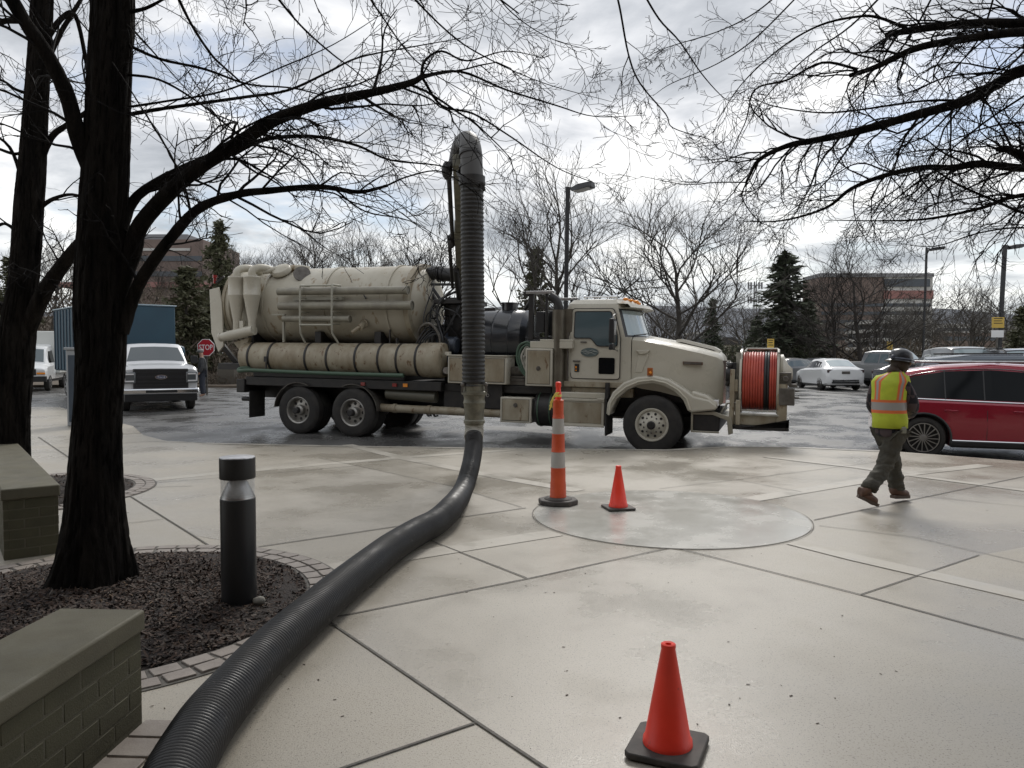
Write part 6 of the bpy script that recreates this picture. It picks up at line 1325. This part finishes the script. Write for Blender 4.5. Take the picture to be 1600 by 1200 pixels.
for i, (px0, px1, py0, py1, Y, mm, lab) in enumerate(((1462, 1560, 508, 514, 260, bpale, 'long low white roofed building on the far right between the lamp posts'), (1470, 1600, 520, 546, 210, bbrick, 'low red brick building right of the parking structure'), (960, 1005, 512, 530, 240, bpale, 'pale low building far behind the hood of the truck'), (1085, 1120, 522, 545, 200, bgrey, 'grey gabled building left of the cream house'), (1560, 1680, 512, 519, 240, bpale, 'long low pale building at the far right edge'))):
    a = P(px0, py0, Y); b_ = P(px1, py1, Y); o = empty('low_building', ((a.x+b_.x)/2, Y, b_.z-6), 0, lab, 'building'); w2 = (b_.x-a.x)/2
    MB().box(-w2, w2, 0, 12, 0, a.z-b_.z+6).build('wall', mm, o); MB().box(-w2-.3, w2+.3, -.3, 12.3, a.z-b_.z+6, a.z-b_.z+6.5).build('roof', bpale if i != 2 else bgrey, o); MB().box(-w2*.95, w2*.95, -.06, .1, a.z-b_.z+3.8, a.z-b_.z+5).build('window_band', bdark, o)
m = MB(); ct = P(1180, 440, 230); ct0 = -6; o = empty('cell_tower', (ct.x, 230, ct0), 0, 'thin cell tower with antenna racks on the horizon', 'tower')
h = ct.z-ct0
for a in range(3): t = a*2.094; m.tube([(.9*math.cos(t), .9*math.sin(t), 0), (.4*math.cos(t), .4*math.sin(t), h)], .12, 5)
for k in range(26): z = h*k/26; r0 = .9-.5*k/26; t = k*2.094; m.bar((r0*math.cos(t), r0*math.sin(t), z), (r0*math.cos(t+2.094), r0*math.sin(t+2.094), z+h/26), .09)
m.build('mast', bgrey, o); m = MB()
for z in (h-1.2, h-5.5, h-12): [m.box(x-.2, x+.2, -.3, .3, z-1, z+1) for x in (-2.0, -1.2, 1.2, 2.0)]; m.box(-2.1, 2.1, -.1, .1, z-.1, z+.1)
m.build('antenna', bgrey, o)

# ------------------------------------------------ background trees
def bare_proto(seed, h, spread, forks, dens, m_, tw_r=.016, trunk_r=None, up=.35, low=.16):
    r_ = random.Random(seed); root = empty('bare_tree'); tr = MB(); br = MB(); tr_r = trunk_r or h*.014
    pts = [Vector((0, 0, -.3))]; d = Vector((0, 0, 1))
    for i in range(8): d = (d+rv(r_)*.06+Vector((0, 0, .2))).normalized(); pts.append(pts[-1]+d*h*.085)
    tr.tube(pts, [tr_r*(1.25-.10*i) for i in range(9)], 8)
    def go(p, d, ln, r0, lvl):
        n = 5; ps = [p]; cv = rv(r_)*.10
        for i in range(n): d = (d+cv+rv(r_)*.10+Vector((0, 0, up*.12))).normalized(); ps.append(ps[-1]+d*ln/n)
        br.tube(ps, [max(r0*(1-.7*i/n), tw_r*.55) for i in range(n+1)], 5 if r0 > .05 else 3, False)
        if lvl == 0: return
        k = dens[lvl]
        for j in range(k):
            t = .25+.75*(j+r_.random())/k; i = min(int(t*n), n-1); q = ps[i].lerp(ps[i+1], t*n-i); ax = (ps[i+1]-ps[i]).normalized(); s = rv(r_); s = (s-ax*s.dot(ax)).normalized()
            go(q, ax*r_.uniform(.6, 1)+s*r_.uniform(.4, .75)+Vector((0, 0, up*.3)), ln*r_.uniform(.45, .68), max(r0*.5, tw_r*.7), lvl-1)
    for k in range(forks):
        t = low/.68*1+(1-low/.68)*(k+.3*r_.random())/forks; t = min(t, .98); i = min(int(t*8), 7); q = pts[i].lerp(pts[i+1], t*8-i); a = k*2.4+r_.uniform(-.3, .3); el = r_.uniform(.35, .8)*(1 if t < .7 else 1.6)
        go(q, Vector((math.cos(a)*spread, math.sin(a)*spread, el)), h*r_.uniform(.38, .52)*(1.15-.35*t), tr_r*(.62-.25*t), 3)
    go(pts[-1], Vector((0, 0, 1)), h*.38, tr_r*.45, 3)
    tr.build('trunk', m_, root); br.build('crown', m_, root, smooth=False); return root
def conifer_proto(seed, h, wd, m_, gap=.25, droopy=.3, clump=.32):
    r_ = random.Random(seed); root = empty('conifer_tree'); t = MB(); t.tube([(0, 0, -.3), (0, 0, h*.5), (0, 0, h*.98)], [h*.018, h*.011, .02], 8); t.build('trunk', farbark, root)
    b = MB(); z = h*.06
    while z < h*.985:
        f = 1-z/h; R_ = wd*(f**.75)*(.82+.3*r_.random()); nb = max(4, int(5+7*f))
        for k in range(nb):
            a = r_.uniform(0, 6.28); L_ = R_*r_.uniform(.6, 1.12); st = max(3, int(L_/.28)); 
            for j in range(st):
                u = (j+1)/st; c = Vector((math.cos(a)*L_*u, math.sin(a)*L_*u, z-droopy*L_*u*u*.6+.12*math.sin(u*3)*L_)); w2 = clump*(1.1-.5*u)*r_.uniform(.7, 1.2)
                for q in range(4):
                    c2 = c+rv(r_)*w2*.45; ax = (Vector((math.cos(a), math.sin(a), -.15))+rv(r_)*.55).normalized(); ay = ax.cross(rv(r_)).normalized(); l2 = w2*r_.uniform(.5, 1.1); ww = w2*.18
                    b.face([b.addv(c2-ax*l2*.6-ay*ww), b.addv(c2-ax*l2*.2+ay*ww), b.addv(c2+ax*l2+ay*ww*.3)])
                    b.face([b.addv(c2-ax*l2*.5+ay*ww*1.6), b.addv(c2+ax*l2*.1-ay*ww*1.5), b.addv(c2+(ax+ay*.5)*l2)])
        z += gap*(.7+.6*r_.random())*(.6+.6*f)
    b.build('crown', m_, root, smooth=False); return root
def put(proto, used, px, Y, ztop_py, h0, label, group, rz=0, sxy=1, cat='tree', zbase=None):
    """place a copy so that its top reaches the height seen in the photograph"""
    zb_ = terrain_z(P(px, 555, Y).x, Y)-.1 if zbase is None else zbase; H_ = P(px, ztop_py, Y).z-zb_; s = H_/h0
    o = proto if not used[0] else copy_tree(proto); used[0] = 1
    o.location = (P(px, 555, Y).x, Y, zb_); o.rotation_euler = (0, 0, rz); o.scale = (s*sxy, s*sxy, s); tag(o, label, cat, group); return o
D3 = (0, 3, 4, 5)
b1_, u1 = bare_proto(1, 10, .75, 13, (0, 4, 5, 6), farbark2, .008, up=.85), [0]
b2_, u2 = bare_proto(2, 10, .9, 13, (0, 4, 5, 6), farbark2, .009, up=.6), [0]
b3_, u3 = bare_proto(3, 10, .55, 9, (0, 4, 4, 5), farbark2, .012, up=.6, low=.3), [0]
b4_, u4 = bare_proto(8, 10, .95, 13, (0, 4, 4, 6), farbark, .012, up=.45, low=.05), [0]
b5_, u5 = bare_proto(12, 10, .5, 8, (0, 3, 4, 5), farbark2, .014, up=.6, low=.35), [0]
c1_, k1 = conifer_proto(1, 10, 2.3, needles, .36, .3, .40), [0]
c2_, k2 = conifer_proto(2, 10, 2.9, pineneed, .46, -.15, .44), [0]
GB = 'bare trees around the parking lot'
put(b1_, u1, 868, 44, 303, 10, 'broad bare tree behind the lamp post above the truck cab', GB, .4, 1.15, zbase=-.2)
put(b2_, u2, 1056, 42, 328, 10, 'spreading bare tree standing above the hood of the truck', GB, 1.2, 1.3, zbase=-.2)
put(b4_, u4, 1352, 46, 398, 10, 'dense multi stemmed bare tree in front of the hospital building, above the grey pickup', GB, 2.2, 1.35, zbase=-.2)
put(b4_, u4, 1305, 49, 412, 10, 'bare tree between the tall conifer and the hospital building', GB, .3, 1.1, zbase=-.2)
put(b3_, u3, 1515, 60, 455, 10, 'slender bare tree between the two right lamp posts', GB, .5, 1.3, zbase=-.8)
put(b3_, u3, 1585, 75, 460, 10, 'thin bare tree at the far right behind the yellow sign', GB, 2.5, 1.4, zbase=-1.5)
GC = 'conifers around the parking lot'
put(c1_, k1, 1226, 52, 398, 10, 'tall dark conifer standing right of the hose reel', GC, 0, 1.95, zbase=-.5)
put(c1_, k1, 1112, 60, 468, 10, 'small conifer between the truck hood and the tall conifer', GC, 2, 1.0, zbase=-.8)
put(c2_, k2, 836, 50, 385, 10, 'loose pine behind the black water tank of the truck', GC, 1, .85, zbase=-.6)
put(c2_, k2, 1596, 50, 478, 10, 'green pine at the right edge above the black sport utility vehicle', GC, 3, 1.3, zbase=-.8)
put(c1_, k1, 1262, 56, 470, 10, 'dark conifer to the right of the tall conifer', GC, 4, 1.5, zbase=-.8)
put(c1_, k1, 1180, 58, 500, 10, 'low dark conifer left of the tall conifer, behind the hose reel', GC, 5, 1.5, zbase=-.8)
put(c2_, k2, 345, 62, 342, 10, 'tall green pine left of the rear of the vacuum truck', GC, .5, .9)
put(c2_, k2, 292, 52, 415, 10, 'bushy pine directly above the blue box truck', GC, 1.7, 1.35)
put(c2_, k2, 20, 60, 400, 10, 'pine at the left edge behind the leftmost trunk', GC, 2.7, 1.2)
put(c2_, k2, 330, 54, 470, 10, 'short pine behind the stop sign', GC, 3.7, 1.5)
rw = random.Random(31); wl_lab = ('leafless tree with pale bark in the woods behind the truck tank', 'leafless tree in the woods on the left')
for k in range(26):
    px = 60+k*25+rw.uniform(-9, 9); Y = rw.uniform(62, 105); top = (385 if px > 420 else 400)+rw.uniform(-28, 22)+(14 if px > 560 else 0)
    if 215 < px < 330: top += 25; Y = 90+rw.random()*10
    put(b5_, u5, px, Y, top, 10, 'tall slender leafless tree in the wood behind the truck tank' if px > 400 else 'tall slender leafless tree in the wood left of the truck tank', 'leafless trees of the wood', rw.uniform(0, 6.28), 1.15)
for k in range(14):
    px = rw.uniform(930, 1600); put(b5_, u5, px, rw.uniform(80, 140), rw.uniform(478, 505), 10, 'small leafless tree on the low ground beyond the parking lot', 'leafless trees beyond the lot', rw.uniform(0, 6.28), 1.6, zbase=-5)
# brush: tangled undergrowth
def brush(name, boxes, n, sz, mm):
    m = MB(); r_ = random.Random(n)
    for k in range(n):
        x0, x1, y0, y1, z0, z1 = boxes[k % len(boxes)]; x, y = r_.uniform(x0, x1), r_.uniform(y0, y1); zt = terrain_z(x, y); z = zt+z0+(z1-z0)*r_.random()**1.5; p = Vector((x, y, z))
        ax = (rv(r_)+Vector((0, 0, 1.1))).normalized(); ay = ax.cross(rv(r_)).normalized(); l = sz*r_.uniform(.4, 1.3); w_ = sz*r_.uniform(.02, .09)
        m.face([m.addv(p-ay*w_), m.addv(p+ay*w_), m.addv(p+ax*l)])
    return tag(m.build(name, mm, smooth=False), kind='stuff')
brush('undergrowth', [(-60, 2, 50, 60, -.2, 2.4), (-60, 0, 62, 90, -.2, 4.5)], 42000, .9, brushm)
brush('undergrowth', [(2, 45, 50, 60, .3, 2.0), (8, 60, 60, 100, 0, 3.5)], 26000, .8, brushm)
brush('evergreen_hedge', [(24, 48, 47.5, 50, -.2, 2.0), (12, 20, 49, 51, 0, 2.2), (-2, 9, 49, 52, 0, 1.7)], 26000, .32, hedgem)
brush('shrub_bed', [(-16.2, -12.2, 37.5, 40, .7, 1.3)], 3500, .3, brushm)
